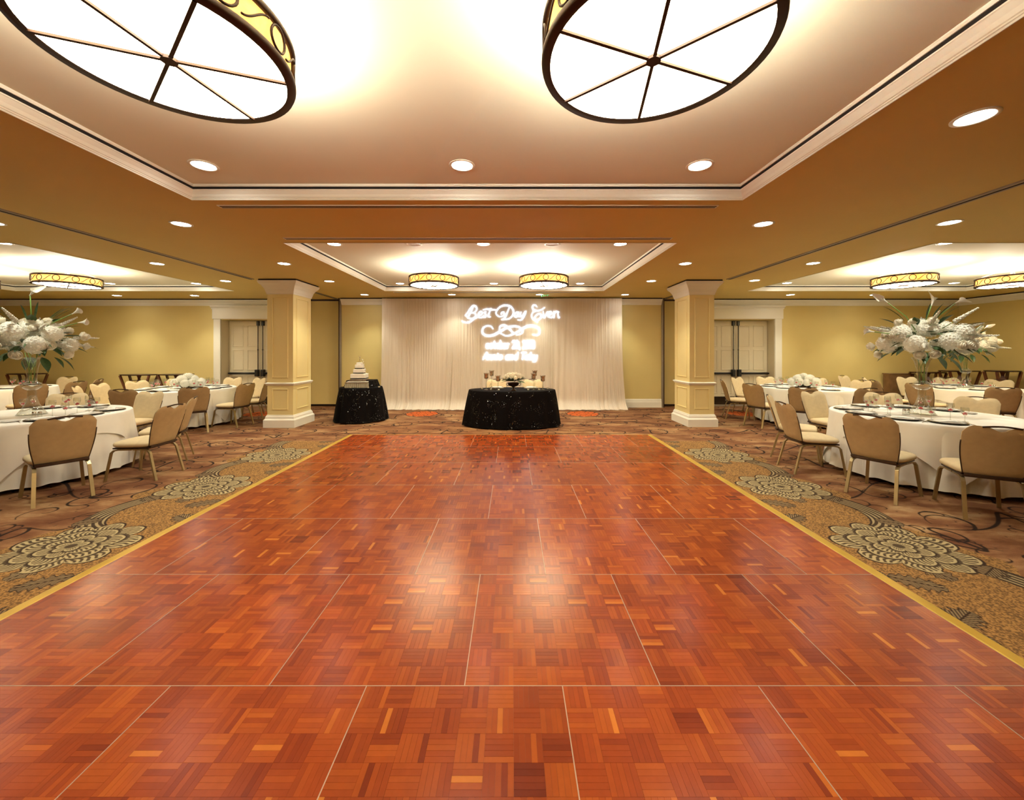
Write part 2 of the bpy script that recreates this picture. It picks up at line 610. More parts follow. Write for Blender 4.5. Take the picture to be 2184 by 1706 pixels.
def band_tile():
    W, H = 640, 640                  # 1.40 m across the band (x) by 1.40 m along it (y)
    k = W / 1.40
    Y, X = np.mgrid[0:H, 0:W]
    ink = np.zeros((H, W)); cream = np.zeros((H, W)); gold = np.zeros((H, W))
    def wrapd(cy):
        d = (Y - cy)
        return (d + H / 2) % H - H / 2
    nz = blur(rng.rand(H, W), 5); nz = (nz - nz.min()) / (nz.max() - nz.min())
    nf = blur(rng.rand(H, W), 1.3); nf = (nf - nf.min()) / (nf.max() - nf.min())
    # ground: gold stipple with a wavy outer edge
    outer = W * (.78 + .08 * np.sin(2 * PI * Y / H + .5) + .03 * np.sin(6 * PI * Y / H))
    ground = X < outer
    gold = np.where(ground, 1.0, 0)
    ink = np.where(ground & (nf > .57), .65, ink)
    # scroll leaf along the outer side: striped crescent
    for off, rr in ((0.02, .46),):
        cy = H * .80; cx = W * .42
        d = np.hypot(X - cx, wrapd(cy) * .9) / k
        th = np.arctan2(wrapd(cy), X - cx)
        arc = (d > .36) & (d < .56) & (th > -1.5) & (th < 1.35)
        cream = np.where(arc, .8, cream); gold = np.where(arc, 0, gold)
        st = np.sin(d * 150 + 3 * np.sin(th * 3))
        ink = np.where(arc, np.where(st > -.15, .95, .1), ink)
        ed = arc & ((d < .375) | (d > .545))
        ink = np.where(ed, 1, ink)
    # leaves feathered toward the inner side
    for (lx, ly, la, ll) in ((.30, .86, 2.6, .30), (.22, .70, 3.6, .26), (.42, .93, 1.9, .22), (.12, .98, 2.9, .2), (.62, .98, .5, .2), (.66, .62, -.4, .2), (.12, .55, 3.3, .18)):
        ux, uy = math.cos(la), math.sin(la)
        dx, dy = (X - lx * W) / k, wrapd(ly * H) / k
        a, b = dx * ux + dy * uy, -dx * uy + dy * ux
        w = .075 * np.sqrt(np.clip(1 - (2 * a / ll - 1) ** 2, 0, 1)) * (1 + .25 * np.sin(a * 120))
        leaf = (a > 0) & (a < ll) & (np.abs(b) < w)
        cream = np.where(leaf, .55, cream); gold = np.where(leaf, 0, gold)
        v = np.sin((a + np.abs(b) * 1.6) * 190)
        ink = np.where(leaf, np.where(v > .1, .95, .25), ink)
        ink = np.where((a > 0) & (a < ll) & (np.abs(np.abs(b) - w) < .006), 1, ink)
        ink = np.where(leaf & (np.abs(b) < .005), 1, ink)
    # rosette
    cx, cy = W * .48, H * .28
    wz = blur(rng.rand(H, W), 22); wz = (wz - wz.mean()) / wz.std(); wz2 = blur(rng.rand(H, W), 18); wz2 = (wz2 - wz2.mean()) / wz2.std()
    ew = np.clip(np.minimum(np.minimum(Y, H - Y), np.minimum(X, W - X)) / 60., 0, 1)
    dx, dy = (X - cx) / k + .020 * wz * ew, wrapd(cy) / k + .018 * wz2 * ew
    r = np.hypot(dx * .88, dy); th = np.arctan2(dy, dx)
    for (R, npet, ph, amp) in ((.40, 9, .3, .085), (.29, 7, .9, .06), (.185, 6, .1, .045), (.10, 5, .6, .03)):
        e = R - amp + amp * 1.3 * np.abs(np.sin(npet * th / 2 + ph + nz * .8)) ** .7
        ins = r < e
        cream = np.where(ins, 1.0, cream); gold = np.where(ins, 0, gold)
        sh = np.clip((e - r) / .06, 0, 1)
        rad = np.sin(th * npet * 7 + np.sin(r * 60) * 1.5 + nz * 5)
        ink = np.where(ins, np.where((sh > .40) & (rad > .05), .9, 0), ink)
        ink = np.where(np.abs(r - e) < .0085, 1.0, ink)
        ink = np.where((r > e) & (r < e + .018) & (R < .35) & (nf > .45), .9, ink)
    ink = np.where((r < .035), .9, ink)
    return to_image('carpet band mask', [blur(ink, .7), blur(cream, .7), blur(gold, .7)])

def carpet_mat():
    m, nt, bs = new_mat('patterned carpet')
    tc = nt.nodes.new('ShaderNodeTexCoord')
    ob = tc.outputs['Object']
    sep = nt.nodes.new('ShaderNodeSeparateXYZ'); link(nt, ob, sep.inputs[0])
    x, y = sep.outputs[0], sep.outputs[1]
    # cloudy streaked ground
    mp = nt.nodes.new('ShaderNodeMapping'); mp.inputs['Scale'].default_value = (.7, 1.7, 1); mp.inputs['Rotation'].default_value = (0, 0, .5)
    link(nt, ob, mp.inputs[0])
    n1 = noise(nt, mp.outputs[0], 1.9, 6, .62)
    ground = ramp(nt, n1, [(.32, (.115, .042, .020)), (.46, (.18, .079, .036)), (.58, (.29, .155, .072)), (.70, (.42, .285, .145))])
    n3 = noise(nt, ob, 260, 2)
    ground = mixc(nt, 1.0, ground, ramp(nt, n3, [(.3, (.72, .72, .72)), (.7, (1.2, 1.2, 1.2))]), 'MULTIPLY')
    # scroll tile
    cmb = nt.nodes.new('ShaderNodeCombineXYZ')
    link(nt, math_n(nt, 'MULTIPLY_ADD', x, 1 / 4.05, .44 + 2.27 / 4.05), cmb.inputs[0])
    link(nt, math_n(nt, 'MULTIPLY_ADD', y, 1 / 4.05, .46 - 9.9 / 4.05), cmb.inputs[1])
    im = nt.nodes.new('ShaderNodeTexImage'); im.image = carpet_tile(); im.extension = 'REPEAT'
    link(nt, cmb.outputs[0], im.inputs[0])
    s2 = nt.nodes.new('ShaderNodeSeparateColor'); link(nt, im.outputs[0], s2.inputs[0])
    # bands: left one spans x -4.32..-2.92, right one 2.50..3.90 (mirrored)
    bi = band_tile()
    def band(sign, x0):
        c = nt.nodes.new('ShaderNodeCombineXYZ')
        u = math_n(nt, 'MULTIPLY_ADD', x, sign / 1.40, -sign * x0 / 1.40)
        link(nt, u, c.inputs[0])
        link(nt, math_n(nt, 'MULTIPLY_ADD', y, 1 / 1.40, .28 - 3.2 / 1.40), c.inputs[1])
        i = nt.nodes.new('ShaderNodeTexImage'); i.image = bi; i.extension = 'REPEAT'
        link(nt, c.outputs[0], i.inputs[0])
        s = nt.nodes.new('ShaderNodeSeparateColor'); link(nt, i.outputs[0], s.inputs[0])
        msk = math_n(nt, 'MULTIPLY', math_n(nt, 'GREATER_THAN', u, 0.0), math_n(nt, 'LESS_THAN', u, 1.0))
        msk = math_n(nt, 'MULTIPLY', msk, math_n(nt, 'LESS_THAN', y, 6.9))
        cov = math_n(nt, 'MULTIPLY', math_n(nt, 'MAXIMUM', s.outputs[1], s.outputs[2]), msk)
        return s, msk, cov
    orange = mixc(nt, s2.outputs[1], ground, (.50, .105, .022))
    sA, mA, cA = band(-1, -2.92)
    sB, mB, cB = band(1, 2.48)
    free = math_n(nt, 'SUBTRACT', 1.0, math_n(nt, 'MAXIMUM', cA, cB))
    col = mixc(nt, math_n(nt, 'MULTIPLY', s2.outputs[0], free), orange, (.022, .013, .010))
    for s, msk in ((sA, mA), (sB, mB)):
        col = mixc(nt, math_n(nt, 'MULTIPLY', s.outputs[2], msk), col, (.34, .185, .062))
        col = mixc(nt, math_n(nt, 'MULTIPLY', s.outputs[1], msk), col, (.40, .32, .17))
        col = mixc(nt, math_n(nt, 'MULTIPLY', s.outputs[0], msk), col, (.035, .020, .014))
    link(nt, col, bs.inputs['Base Color'])
    bs.inputs['Roughness'].default_value = .95
    bs.inputs['Specular IOR Level'].default_value = .1
    bump(nt, bs, noise(nt, ob, 350, 2), .5, .004)
    return m
M['carpet'] = carpet_mat()

# ------------------------------------------------------------------ room shell
XL, XR, YB, YN = -15.5, 12.74, 11.2, -3.0
fl = MB().box(XL, XR, YN, YB + .35, -.05, 0).obj('floor', M['carpet'])
struct(fl, 'patterned brown carpet with dark scrolls and floral bands', 'floor')

def plate(xs, ys, holes, z, name, mat, parent=None, th=.02):
    """horizontal plate between xs[0]..xs[1] with rectangular holes"""
    cx = sorted(set([xs[0], xs[1]] + [h[0] for h in holes] + [h[1] for h in holes]))
    cy = sorted(set([ys[0], ys[1]] + [h[2] for h in holes] + [h[3] for h in holes]))
    b = MB()
    for i in range(len(cx) - 1):
        for j in range(len(cy) - 1):
            mx, my = (cx[i] + cx[i + 1]) / 2, (cy[j] + cy[j + 1]) / 2
            if any(h[0] < mx < h[1] and h[2] < my < h[3] for h in holes):
                continue
            b.add([(cx[i], cy[j], z), (cx[i + 1], cy[j], z), (cx[i + 1], cy[j + 1], z), (cx[i], cy[j + 1], z)], [(0, 3, 2, 1)])
    return b.obj(name, mat, parent)

TRAYS = [(-3.12, 2.25, -.47, 3.83), (-3.12, 2.25, 5.35, 9.65), (-12.19, -6.82, 5.35, 9.65), (5.78, 11.15, 5.35, 9.65)]
ceil = plate((XL, XR), (YN, YB + .35), TRAYS, CZ, 'ceiling', M['soffit'])
struct(ceil, 'tan lower ceiling with rectangular raised trays', 'ceiling')
for t in TRAYS:
    o = MB().box(t[0] - .06, t[1] + .06, t[2] - .06, t[3] + .06, TZ, TZ + .03).obj('tray_panel', M['tray'], ceil)
MB().box(XL - .2, XR + .2, YN - .2, YB + .5, CZ + .2, CZ + .25).obj('roof_slab', M['gap'], ceil)
for i, t in enumerate(TRAYS):
    path = [(t[0], t[2]), (t[1], t[2]), (t[1], t[3]), (t[0], t[3])]   # anticlockwise: left of travel is inward
    e = empty('trim_%d' % (i + 1), kind='structure')
    tag(e, ['cream crown moulding around the large near ceiling tray', 'cream crown moulding around the middle far ceiling tray',
            'cream crown moulding around the left far ceiling tray', 'cream crown moulding around the right far ceiling tray'][i], 'moulding')
    b = MB().sweep([(0, CZ - .004), (.006, CZ - .004), (.006, CZ + .008), (.012, CZ + .010), (.012, CZ + .018), (.018, CZ + .022), (.026, CZ + .045),
                    (.046, CZ + .072), (.052, CZ + .076), (.052, CZ + .088), (.0, CZ + .088)], path)
    b.obj('crown', M['trim'], e)
    MB().sweep([(.0, CZ + .084), (.0535, CZ + .084), (.0500, CZ + .108), (.0, CZ + .108)], path).obj('painted_shadow_gap', M['gap'], e)  # solid dark strip: the shade of the reveal is painted, not recessed
    MB().sweep([(.0, CZ + .108), (.056, CZ + .108), (.062, CZ + .120), (.062, TZ), (0, TZ)], path).obj('lip', M['trim'], e)

def wallbox(name, x0, x1, y0, y1, z0, z1, mat, label):
    return struct(MB().box(x0, x1, y0, y1, z0, z1).obj(name, mat), label, 'wall')

def wall_with_door(name, x0, x1, dx0, dx1, dh, label):
    b = MB()
    b.box(x0, dx0, YB, YB + .35, 0, CZ); b.box(dx1, x1, YB, YB + .35, 0, CZ); b.box(dx0, dx1, YB, YB + .35, dh, CZ)
    return struct(b.obj(name, M['wall']), label, 'wall')
DH = 2.47
wall_with_door('wall_back_left', XL, -5.80, -8.29, -6.39, DH, 'yellow back wall of the left wing with a double door')
wall_with_door('wall_back_right', 4.72, XR, 5.57, 7.49, DH, 'yellow back wall of the right wing with a double door')
wallbox('wall_left', XL - .2, XL, YN, YB + .35, 0, CZ, M['wall'], 'yellow side wall of the left wing')
wallbox('wall_right', XR, XR + .2, YN, YB + .35, 0, CZ, M['wall'], 'yellow side wall at the far right')
wallbox('wall_front', XL - .2, XR + .2, YN - .2, YN, 0, CZ, M['wall'], 'yellow wall behind the photographer')
wallbox('wall_back_centre', -4.77, 4.18, 11.0, 11.35, 0, CZ, M['wall'], 'yellow back wall behind the white drapes')
def part_panel(name, x0, x1, lab):
    e = empty(name, kind='structure'); tag(e, lab, 'wall')
    MB().box(x0, x1, YB + .05, YB + .15, .06, CZ - .05).obj('panel', M['wall'], e)
    MB().box(x0, x1, YB + .04, YB + .14, 0, .055).obj('bottom_seal', M['bronzeplate'], e)
    MB().box(x0, x1, YB + .02, YB + .16, CZ - .05, CZ - .002).obj('head_rail', M['frame'], e)
part_panel('wall_partition_left', -5.80, -4.84, 'flat yellow folding wall panel right of the left column')
part_panel('wall_partition_right', 4.25, 4.72, 'flat yellow folding wall panel left of the right column')
for i, (x, lab) in enumerate(((-4.805, 'slim grey metal post left of the cake table'), (4.215, 'slim grey metal post left of the right column'))):
    e = empty('trim_%d' % (i + 5), kind='structure'); tag(e, lab, 'post')
    MB().box(x - .035, x + .035, 10.97, 11.3, 0, CZ, .004).obj('post', M['track'], e)
    MB().box(x - .035 if x < 0 else x + .015, x - .015 if x < 0 else x + .035, 10.955, 10.975, 0, CZ).obj('dark_seal', M['frame'], e)

CROWN = [(0, CZ - .19), (.012, CZ - .19), (.016, CZ - .17), (.03, CZ - .15), (.045, CZ - .11), (.085, CZ - .065), (.095, CZ - .06), (.10, CZ - .03), (0, CZ - .03)]
BASEB = [(0, 0), (.028, 0), (.028, .15), (.022, .155), (.022, .17), (.017, .18), (.017, .20), (.008, .235), (0, .24)]
def crown_run(name, path, label):
    e = empty(name, kind='structure'); tag(e, label, 'moulding')
    MB().sweep(CROWN, path, False).obj('crown', M['trim'], e)
    MB().sweep([(0, CZ - .03), (.085, CZ - .03), (.085, CZ - .001), (0, CZ - .001)], path, False).obj('painted_shadow_gap', M['gap'], e)  # dark strip with the shade above the crown painted in
# travel toward -x along a back wall: left of travel is -y (into the room)
crown_run('trim_7', [(-5.80, YB), (XL, YB), (XL, YN)], 'cream crown along the left wing walls')
crown_run('trim_8', [(XR, YN), (XR, YB), (4.72, YB)], 'cream crown along the right wing walls')
crown_run('trim_9', [(4.18, 11.0), (-4.77, 11.0)], 'cream crown on the wall behind the drapes')
def base_run(name, path, label):
    struct(MB().sweep(BASEB, path, False).obj(name, M['trim']), label, 'baseboard')
base_run('baseboard_left', [(-8.55, YB), (XL, YB), (XL, YN)], 'cream baseboard of the left wing')
base_run('baseboard_right', [(XR, YN), (XR, YB), (7.75, YB)], 'cream baseboard of the right wing')
base_run('baseboard_back', [(4.18, 11.0), (-4.77, 11.0)], 'cream baseboard under the drapes wall')

def track(name, x, y0, y1, lab):
    e = empty(name, kind='structure'); tag(e, lab, 'track')
    MB().box(x - .05, x + .05, y0, y1, CZ - .012, CZ).obj('rail', M['track'], e)
    MB().box(x - .008, x + .008, y0, y1, CZ - .016, CZ - .011).obj('slot', M['gap'], e)
track('trim_10', -5.33, YN, 8.05, 'grey partition track in the ceiling left of the dance floor')
track('trim_11', 4.44, YN, 8.05, 'grey partition track in the ceiling right of the dance floor')
track('trim_12', -4.95, 8.95, YB, 'short ceiling track behind the left column')
track('trim_13', 4.30, 8.95, YB, 'short ceiling track behind the right column')

# ------------------------------------------------------------------ doors
def make_door(name, xc, label):
    yd = YB + .30
    e = empty(name, kind='structure'); tag(e, label, 'door')
    w = .935
    for s in (-1, 1):
        x0, x1 = (xc - w, xc - .006) if s < 0 else (xc + .006, xc + w)
        leaf = MB().box(x0, x1, yd, yd + .045, .012, DH - .01).obj('door_leaf', M['door'], e)
        MB().box(x0 + .01, x1 - .01, yd - .004, yd, .02, .25).obj('kick_plate', M['bronzeplate'], leaf)
        sgn = s
        cw = w / 2
        for ci in range(2):
            a0 = x0 + .10 + ci * (cw - .045); a1 = a0 + cw - .145
            for (z0, z1) in ((.33, .86), (1.02, 1.62), (1.70, 2.33)):
                path = [(a0, z0), (a0, z1), (a1, z1), (a1, z0)]
                b = MB().sweep([(-.03, 0), (-.03, .008), (-.018, .012), (0, .006), (0, 0)], path)
                b.v = [(v[0], yd - v[2], v[1]) for v in b.v]
                b.obj('panel_moulding', M['door'], leaf)
        # exit bar across the leaf, latch case and vertical rod near the meeting edge
        xi = xc + s * .085
        xo = x0 + .06 if s < 0 else x1 - .03
        MB().tube([(xi, yd - .07, .93), (xo, yd - .07, .93)], .03, 10).obj('push_bar', M['black'], leaf)
        MB().box(xi - .045, xi + .045, yd - .11, yd, .84, 1.04, .012).obj('latch_case', M['black'], leaf)
        MB().tube([(xi - s * .015, yd - .04, 1.03), (xi - s * .015, yd - .04, DH - .12)], .011, 8).tube([(xi - s * .015, yd - .04, 1.60), (xi - s * .015, yd - .04, 1.63)], .018, 8).obj('vertical_rod', M['black'], leaf)
        MB().box(xi - .045 if s > 0 else xi - .02, xi + .02 if s > 0 else xi + .045, yd - .06, yd, DH - .15, DH - .02, .006).obj('top_latch', M['black'], leaf)
        MB().box(xo - .03, xo + .03, yd - .10, yd, .905, .955, .008).obj('bar_bracket', M['black'], leaf)
    # casing: side boards, head board and cap
    MB().box(xc - 1.15, xc - .955, YB - .03, YB + .0, 0, DH + .02, .006).obj('side_casing', M['trim'], e)
    MB().box(xc + .955, xc + 1.15, YB - .03, YB + .0, 0, DH + .02, .006).obj('side_casing', M['trim'], e)
    MB().box(xc - 1.18, xc + 1.18, YB - .045, YB + .0, DH + .02, DH + .30, .006).obj('head_board', M['trim'], e)
    MB().sweep([(0, DH + .30), (.05, DH + .30), (.055, DH + .33), (.10, DH + .36), (.105, DH + .39), (0, DH + .39)], [(xc + 1.20, YB), (xc - 1.20, YB)], False).obj('head_cap', M['trim'], e)
    for s in (-1, 1):
        xs = sorted((xc + s * .945, xc + s * .960))
        MB().box(xs[0], xs[1], YB, yd + .04, 0, DH).obj('jamb', M['door'], e)
    MB().box(xc - .95, xc + .95, YB - .01, YB + .35, .0, .012).obj('threshold', M['slab'], e)
    MB().box(xc - .96, xc + .96, YB + .35, YB + .40, 0, DH).obj('backing', M['gap'], e)
make_door('door_1', -7.34, 'cream panelled double door with black exit bars, left wing')
make_door('door_2', 6.53, 'cream panelled double door with black exit bars, right wing')

# ------------------------------------------------------------------ columns
def make_column(x0, x1, y0, y1, label):
    e = empty('column', kind='structure'); tag(e, label, 'column')
    P = [(x0, y0), (x0, y1), (x1, y1), (x1, y0)]      # clockwise: left of travel is outward
    MB().box(x0, x1, y0, y1, 0, CZ - .02).obj('shaft', M['colpaint'], e)
    MB().sweep([(0, 0), (.055, 0), (.055, .155), (.045, .165), (.032, .18), (.028, .20), (.028, .215), (.016, .235), (.010, .255), (0, .258)], P).obj('base', M['trim'], e)
    MB().sweep([(0, .865), (.012, .868), (.016, .885), (.034, .90), (.034, .915), (.018, .925), (0, .93)], P).obj('chair_rail', M['trim'], e)
    MB().sweep([(0, CZ - .30), (.012, CZ - .30), (.014, CZ - .275), (.024, CZ - .25), (.04, CZ - .19), (.08, CZ - .12), (.115, CZ - .085), (.12, CZ - .075), (.13, CZ - .05), (.135, CZ - .03), (0, CZ - .03)], P).obj('capital', M['trim'], e)
    MB().sweep([(0, CZ - .03), (.115, CZ - .03), (.115, CZ - .001), (0, CZ - .001)], P).obj('painted_shadow_gap', M['gap'], e)  # shade above the capital, painted as a dark strip
    def ring(face, a0, a1, z0, z1):
        path = [(a0, z0), (a0, z1), (a1, z1), (a1, z0)]
        b = MB().sweep([(-.022, 0), (-.022, .010), (-.012, .013), (-.004, .007), (0, .005), (0, 0)], path)
        if face == 'front':
            b.v = [(v[0], y0 - v[2], v[1]) for v in b.v]
        elif face == 'left':
            b.v = [(x0 - v[2], v[0], v[1]) for v in b.v]
        else:
            b.v = [(x1 + v[2], v[0], v[1]) for v in b.v]
        b.obj('panel_moulding', M['colpaint'], e)
    for (z0, z1) in ((.36, .80), (1.02, CZ - .36)):
        ring('front', x0 + .10, x1 - .10, z0, z1)
        ring('left', y0 + .12, y1 - .12, z0, z1)
        ring('right', y0 + .12, y1 - .12, z0, z1)
make_column(-5.07, -4.535, 8.14, 8.86, 'pale yellow panelled column left of the dance floor')
make_column(3.72, 4.235, 8.23, 8.98, 'pale yellow panelled column right of the dance floor')

# ------------------------------------------------------------------ linear air diffusers, speakers
for y, lab in ((4.0, 'long slotted air diffuser behind the near ceiling tray'), (5.14, 'long slotted air diffuser before the middle far tray'), (9.88, 'long slotted air diffuser between far tray and drapes')):
    e = empty('air_diffuser', (-.445, y, CZ), label=lab, cat='air diffuser', group='slotted diffusers in the ceiling')
    L = 2.52
    b = MB()
    for yy in (-.035, -.002, .031):
        b.box(-L, L, yy - .007, yy + .007, -.008, 0)
    b.box(-L - .012, -L, -.042, .038, -.008, 0); b.box(L, L + .012, -.042, .038, -.008, 0)
    b.obj('frame', M['trim'], e)
    MB().box(-L, L, -.029, -.008, -.0085, -.001).obj('slot', M['gap'], e)
    MB().box(-L, L, .004, .025, -.0085, -.001).obj('slot', M['gap'], e)
for x, lab in ((-1.47, 'round white ceiling speaker, left in the middle far tray'), (.60, 'round white ceiling speaker, right in the middle far tray')):
    e = empty('ceiling_speaker', (x, 5.88, TZ), label=lab, cat='speaker', group='ceiling speakers')
    MB().lathe([(.09, 0), (.125, 0), (.125, -.006), (.095, -.012), (.09, -.006)], 28).obj('ring', M['trim'], e)
    MB().lathe([(0, -.006), (.04, -.008), (.092, -.006)], 24).obj('grille', M['grille'], e)

# ------------------------------------------------------------------ recessed downlights
def spot_light(name, parent, power):
    l = bpy.data.lights.new(name, 'SPOT')
    l.energy = power
    l.color = WARM
    l.spot_size = math.radians(96)
    l.spot_blend = .8
    l.shadow_soft_size = .07
    o = bpy.data.objects.new(name, l)
    COL.objects.link(o)
    o.parent = parent
    o.location = (0, 0, -.03)
    return o
dl = empty('recessed_light', cat='ceiling light')
MB().lathe([(.088, -.001), (.112, -.001), (.112, -.005), (.092, -.008), (.088, -.004)], 24).obj('trim_ring', M['trim'], dl)
MB().lathe([(0, -.0045), (.05, -.005), (.089, -.003)], 24).obj('lens', M['lens'], dl)
spot_light('downlight_bulb', dl, SPOT_W)
dfirst = []
rows = []
for i, x in enumerate((-2.66, -.43, 1.62)):
    p = ('left', 'middle', 'right')[i]
    rows.append((x, 3.39, TZ, p + ' light in the row of three, near ceiling tray'))
    rows.append((x, 5.88, TZ, p + ' light in the front row of the middle far tray'))
    rows.append((x, 9.33, TZ, p + ' light in the back row of the middle far tray'))
rows += [(-3.83, 4.55, CZ, 'left of the near tray, closest on that side'), (2.91, 4.55, CZ, 'right of the near tray, second closest'),
         (2.91, 2.47, CZ, 'largest in view, at the upper right corner'),
         (-3.84, 6.62, CZ, 'left of the middle far tray, nearer one'), (2.92, 6.62, CZ, 'right of the middle far tray, nearer one'),
         (-3.86, 8.30, CZ, 'just right of the left column capital'), (2.93, 8.27, CZ, 'just left of the right column capital'),
         (-3.86, 10.28, CZ, 'above the wall by the cake table'), (-1.57, 10.26, CZ, 'left of the two above the drapes'), (.72, 10.26, CZ, 'right of the two above the drapes'), (2.96, 10.28, CZ, 'above the right end of the drapes'),
         (-5.98, 6.62, CZ, 'left wing beside the ceiling track, nearer'), (-6.03, 8.27, CZ, 'left wing beside the ceiling track, farther'),
         (5.05, 6.59, CZ, 'right wing beside the ceiling track, middle'), (5.06, 8.2, CZ, 'right wing beside the ceiling track, farthest'), (5.01, 4.5, CZ, 'right wing beside the ceiling track, nearest'),
         (-7.5, 9.33, TZ, 'right back corner of the left far tray'), (-9.55, 9.33, TZ, 'back edge of the left far tray behind the drum lamp'),
         (6.44, 5.82, TZ, 'front edge of the right far tray'), (6.49, 9.27, TZ, 'left back corner of the right far tray'), (10.43, 9.27, TZ, 'right back corner of the right far tray'),
         (-10.5, 10.44, CZ, 'left one before the left wing back wall'), (-8.44, 10.44, CZ, 'one before the left wing door'),
         (7.3, 10.3, CZ, 'one before the right wing door'), (9.5, 10.3, CZ, 'one before the blank right wing wall')]
# unseen; most continue the rows, the far-out pair is added to light the wings
off = [(-3.83, 2.47, CZ, 'left of the near tray'), (-5.96, 4.5, CZ, 'over the front left table'), (8.5, 5.82, TZ, 'right far tray, front edge'), (-7.55, 5.82, TZ, 'left far tray, front edge'), (-9.6, 4.2, CZ, 'added far out over the left wing'), (8.5, 3.6, CZ, 'added far out over the right wing')]
for (x, y, z, lab) in rows:
    place(dl, dfirst, (x, y, z), 0, 'round recessed ceiling light, ' + lab, 'recessed ceiling lights')
for i, (x, y, z, lab) in enumerate(off):
    place(dl, dfirst, (x, y, z), 0, 'round recessed ceiling light outside the picture, ' + lab, 'recessed lights outside the picture')

# ------------------------------------------------------------------ drum lamps
LZ = CAMH + 1.235
def make_lamp():
    e = empty('drum_lamp', (0, 0, LZ), cat='ceiling lamp')
    R = .47
    MB().lathe([(R - .034, .0), (R, .0), (R + .004, .010), (R + .004, .024), (R - .008, .030), (R - .014, .034), (R - .034, .010)], 72).obj('bottom_ring', M['lampmetal'], e)
    MB().lathe([(R - .022, .144), (R - .006, .140), (R + .002, .146), (R + .002, .166), (R - .006, .172), (R - .022, .172)], 72).obj('top_ring', M['lampmetal'], e)
    MB().lathe([(R - .018, .030), (R - .018, .144)], 72).obj('side_glass', M['amber'], e)
    g = MB().lathe([(0, .006), (.15, .007), (.3, .008), (R - .03, .010)], 72)
    g.obj('diffuser', M['glow'], e)
    for k in range(6):
        a = PI / 3 * k + .35
        c, s = math.cos(a), math.sin(a)
        MB().tube([(.03 * c, .03 * s, -.001), ((R - .03) * c, (R - .03) * s, .001)], 0, flat=(.015, .010)).obj('spoke', M['lampmetal'], e)
    b = MB()
    hexv = [(.034 * math.cos(PI / 3 * k + .35), .034 * math.sin(PI / 3 * k + .35)) for k in range(6)]
    b.add([(x, y, -.008) for x, y in hexv] + [(x, y, .008) for x, y in hexv], [tuple(range(5, -1, -1)), tuple(range(6, 12))] + [(k, (k + 1) % 6, 6 + (k + 1) % 6, 6 + k) for k in range(6)])
    b.obj('hub', M['lampmetal'], e)
    n = 12
    rr = R - .004
    for k in range(n):
        a0 = 2 * PI * k / n
        cr = .047
        b = MB()
        pts = []
        for q in range(20):
            t = 2 * PI * q / 20
            a = a0 + cr * math.cos(t) / rr
            pts.append((rr * math.cos(a), rr * math.sin(a), .087 + cr * 1.08 * math.sin(t)))
        b.tube(pts, .0056, 5, closed=True)
        b.obj('ring_ornament', M['lampmetal'], e)
        b = MB()
        pts = []
        for q in range(13):
            t = q / 12
            a = a0 + .06 / rr + t * (2 * PI / n - .12 / rr)
            z = .087 + .040 * math.sin((t - .5) * PI)
            pts.append((rr * math.cos(a), rr * math.sin(a), z))
        b.tube(pts, .0048, 5)
        b.obj('scroll_strap', M['lampmetal'], e)
    top = TZ - LZ
    MB().lathe([(0, top), (.09, top), (.09, top - .012), (.03, top - .03), (.014, top - .04), (.014, .02)], 24).obj('stem', M['trim'], e)
    for k in range(3):
        a = 2 * PI * k / 3 + .5
        MB().tube([(.03 * math.cos(a), .03 * math.sin(a), top - .035), ((R - .02) * math.cos(a), (R - .02) * math.sin(a), .165)], .003, 5).obj('rod', M['trim'], e)
    for k in range(3):
        a = 2 * PI * k / 3 + 1.2
        l = bpy.data.lights.new('lamp_bulb', 'POINT')
        l.energy = LAMP_W / 3; l.color = (1.0, .95, .80); l.shadow_soft_size = .05
        o = bpy.data.objects.new('lamp_bulb', l); COL.objects.link(o); o.parent = e
        o.location = (.27 * math.cos(a), .27 * math.sin(a), .145)
    return e
lamp = make_lamp(); lf = []
for (x, y, lab) in ((-1.457, 1.669, 'huge drum lamp at the top left, six spokes under its glass'), (.601, 1.669, 'huge drum lamp at the top, right of the centre'),
                    (-1.487, 7.5, 'drum lamp before the drapes, left of the pair'), (.607, 7.5, 'drum lamp before the drapes, right of the pair'),
                    (-8.47, 7.5, 'amber sided drum lamp over the left wing'), (-10.53, 7.5, 'drum lamp over the left wing, left end'),
                    (7.43, 7.46, 'drum lamp over the right wing, whole in view'), (9.49, 7.46, 'drum lamp at the right edge, cut by the picture')):
    place(lamp, lf, (x, y, LZ), 0, lab, 'bronze drum ceiling lamps')

# ------------------------------------------------------------------ exit sign
e = empty('exit_sign', (.86, 10.25, CZ), label='small green lit exit sign at the ceiling above the drapes', cat='sign')
MB().box(-.12, .12, -.015, .015, -.012, 0, .003).obj('housing', M['trim'], e)
MB().box(-.105, .105, -.003, .003, -.055, -.012).obj('plate', M['glass'], e)
b = MB()
def seglet(strokes, x0, s, z0):
    for (ax, az, bx, bz) in strokes:
        b.tube([(x0 + ax * s, -.006, z0 + az * s), (x0 + bx * s, -.006, z0 + bz * s)], 0, flat=(.005, .003), up=(0, 1, 0))
sE = [(0, 0, 0, 1), (0, 1, .6, 1), (0, .5, .5, .5), (0, 0, .6, 0)]
seglet(sE, -.095, .036, -.051)
seglet([(0, 0, .7, 1), (0, 1, .7, 0)], -.04, .036, -.051)
seglet([(.2, 0, .2, 1)], .012, .036, -.051)
seglet([(.35, 0, .35, 1), (0, 1, .7, 1)], .055, .036, -.051)
b.obj('lettering', M['exit'], e)

# ------------------------------------------------------------------ dance floor
FX0, FX1 = -2.965, 2.521
P = .9144
FY1 = 2.75 + 5 * P
FT = .022
df = empty('dance_floor', (0, 0, 0), label='polished red brown parquet dance floor with a gold edge', cat='dance floor')

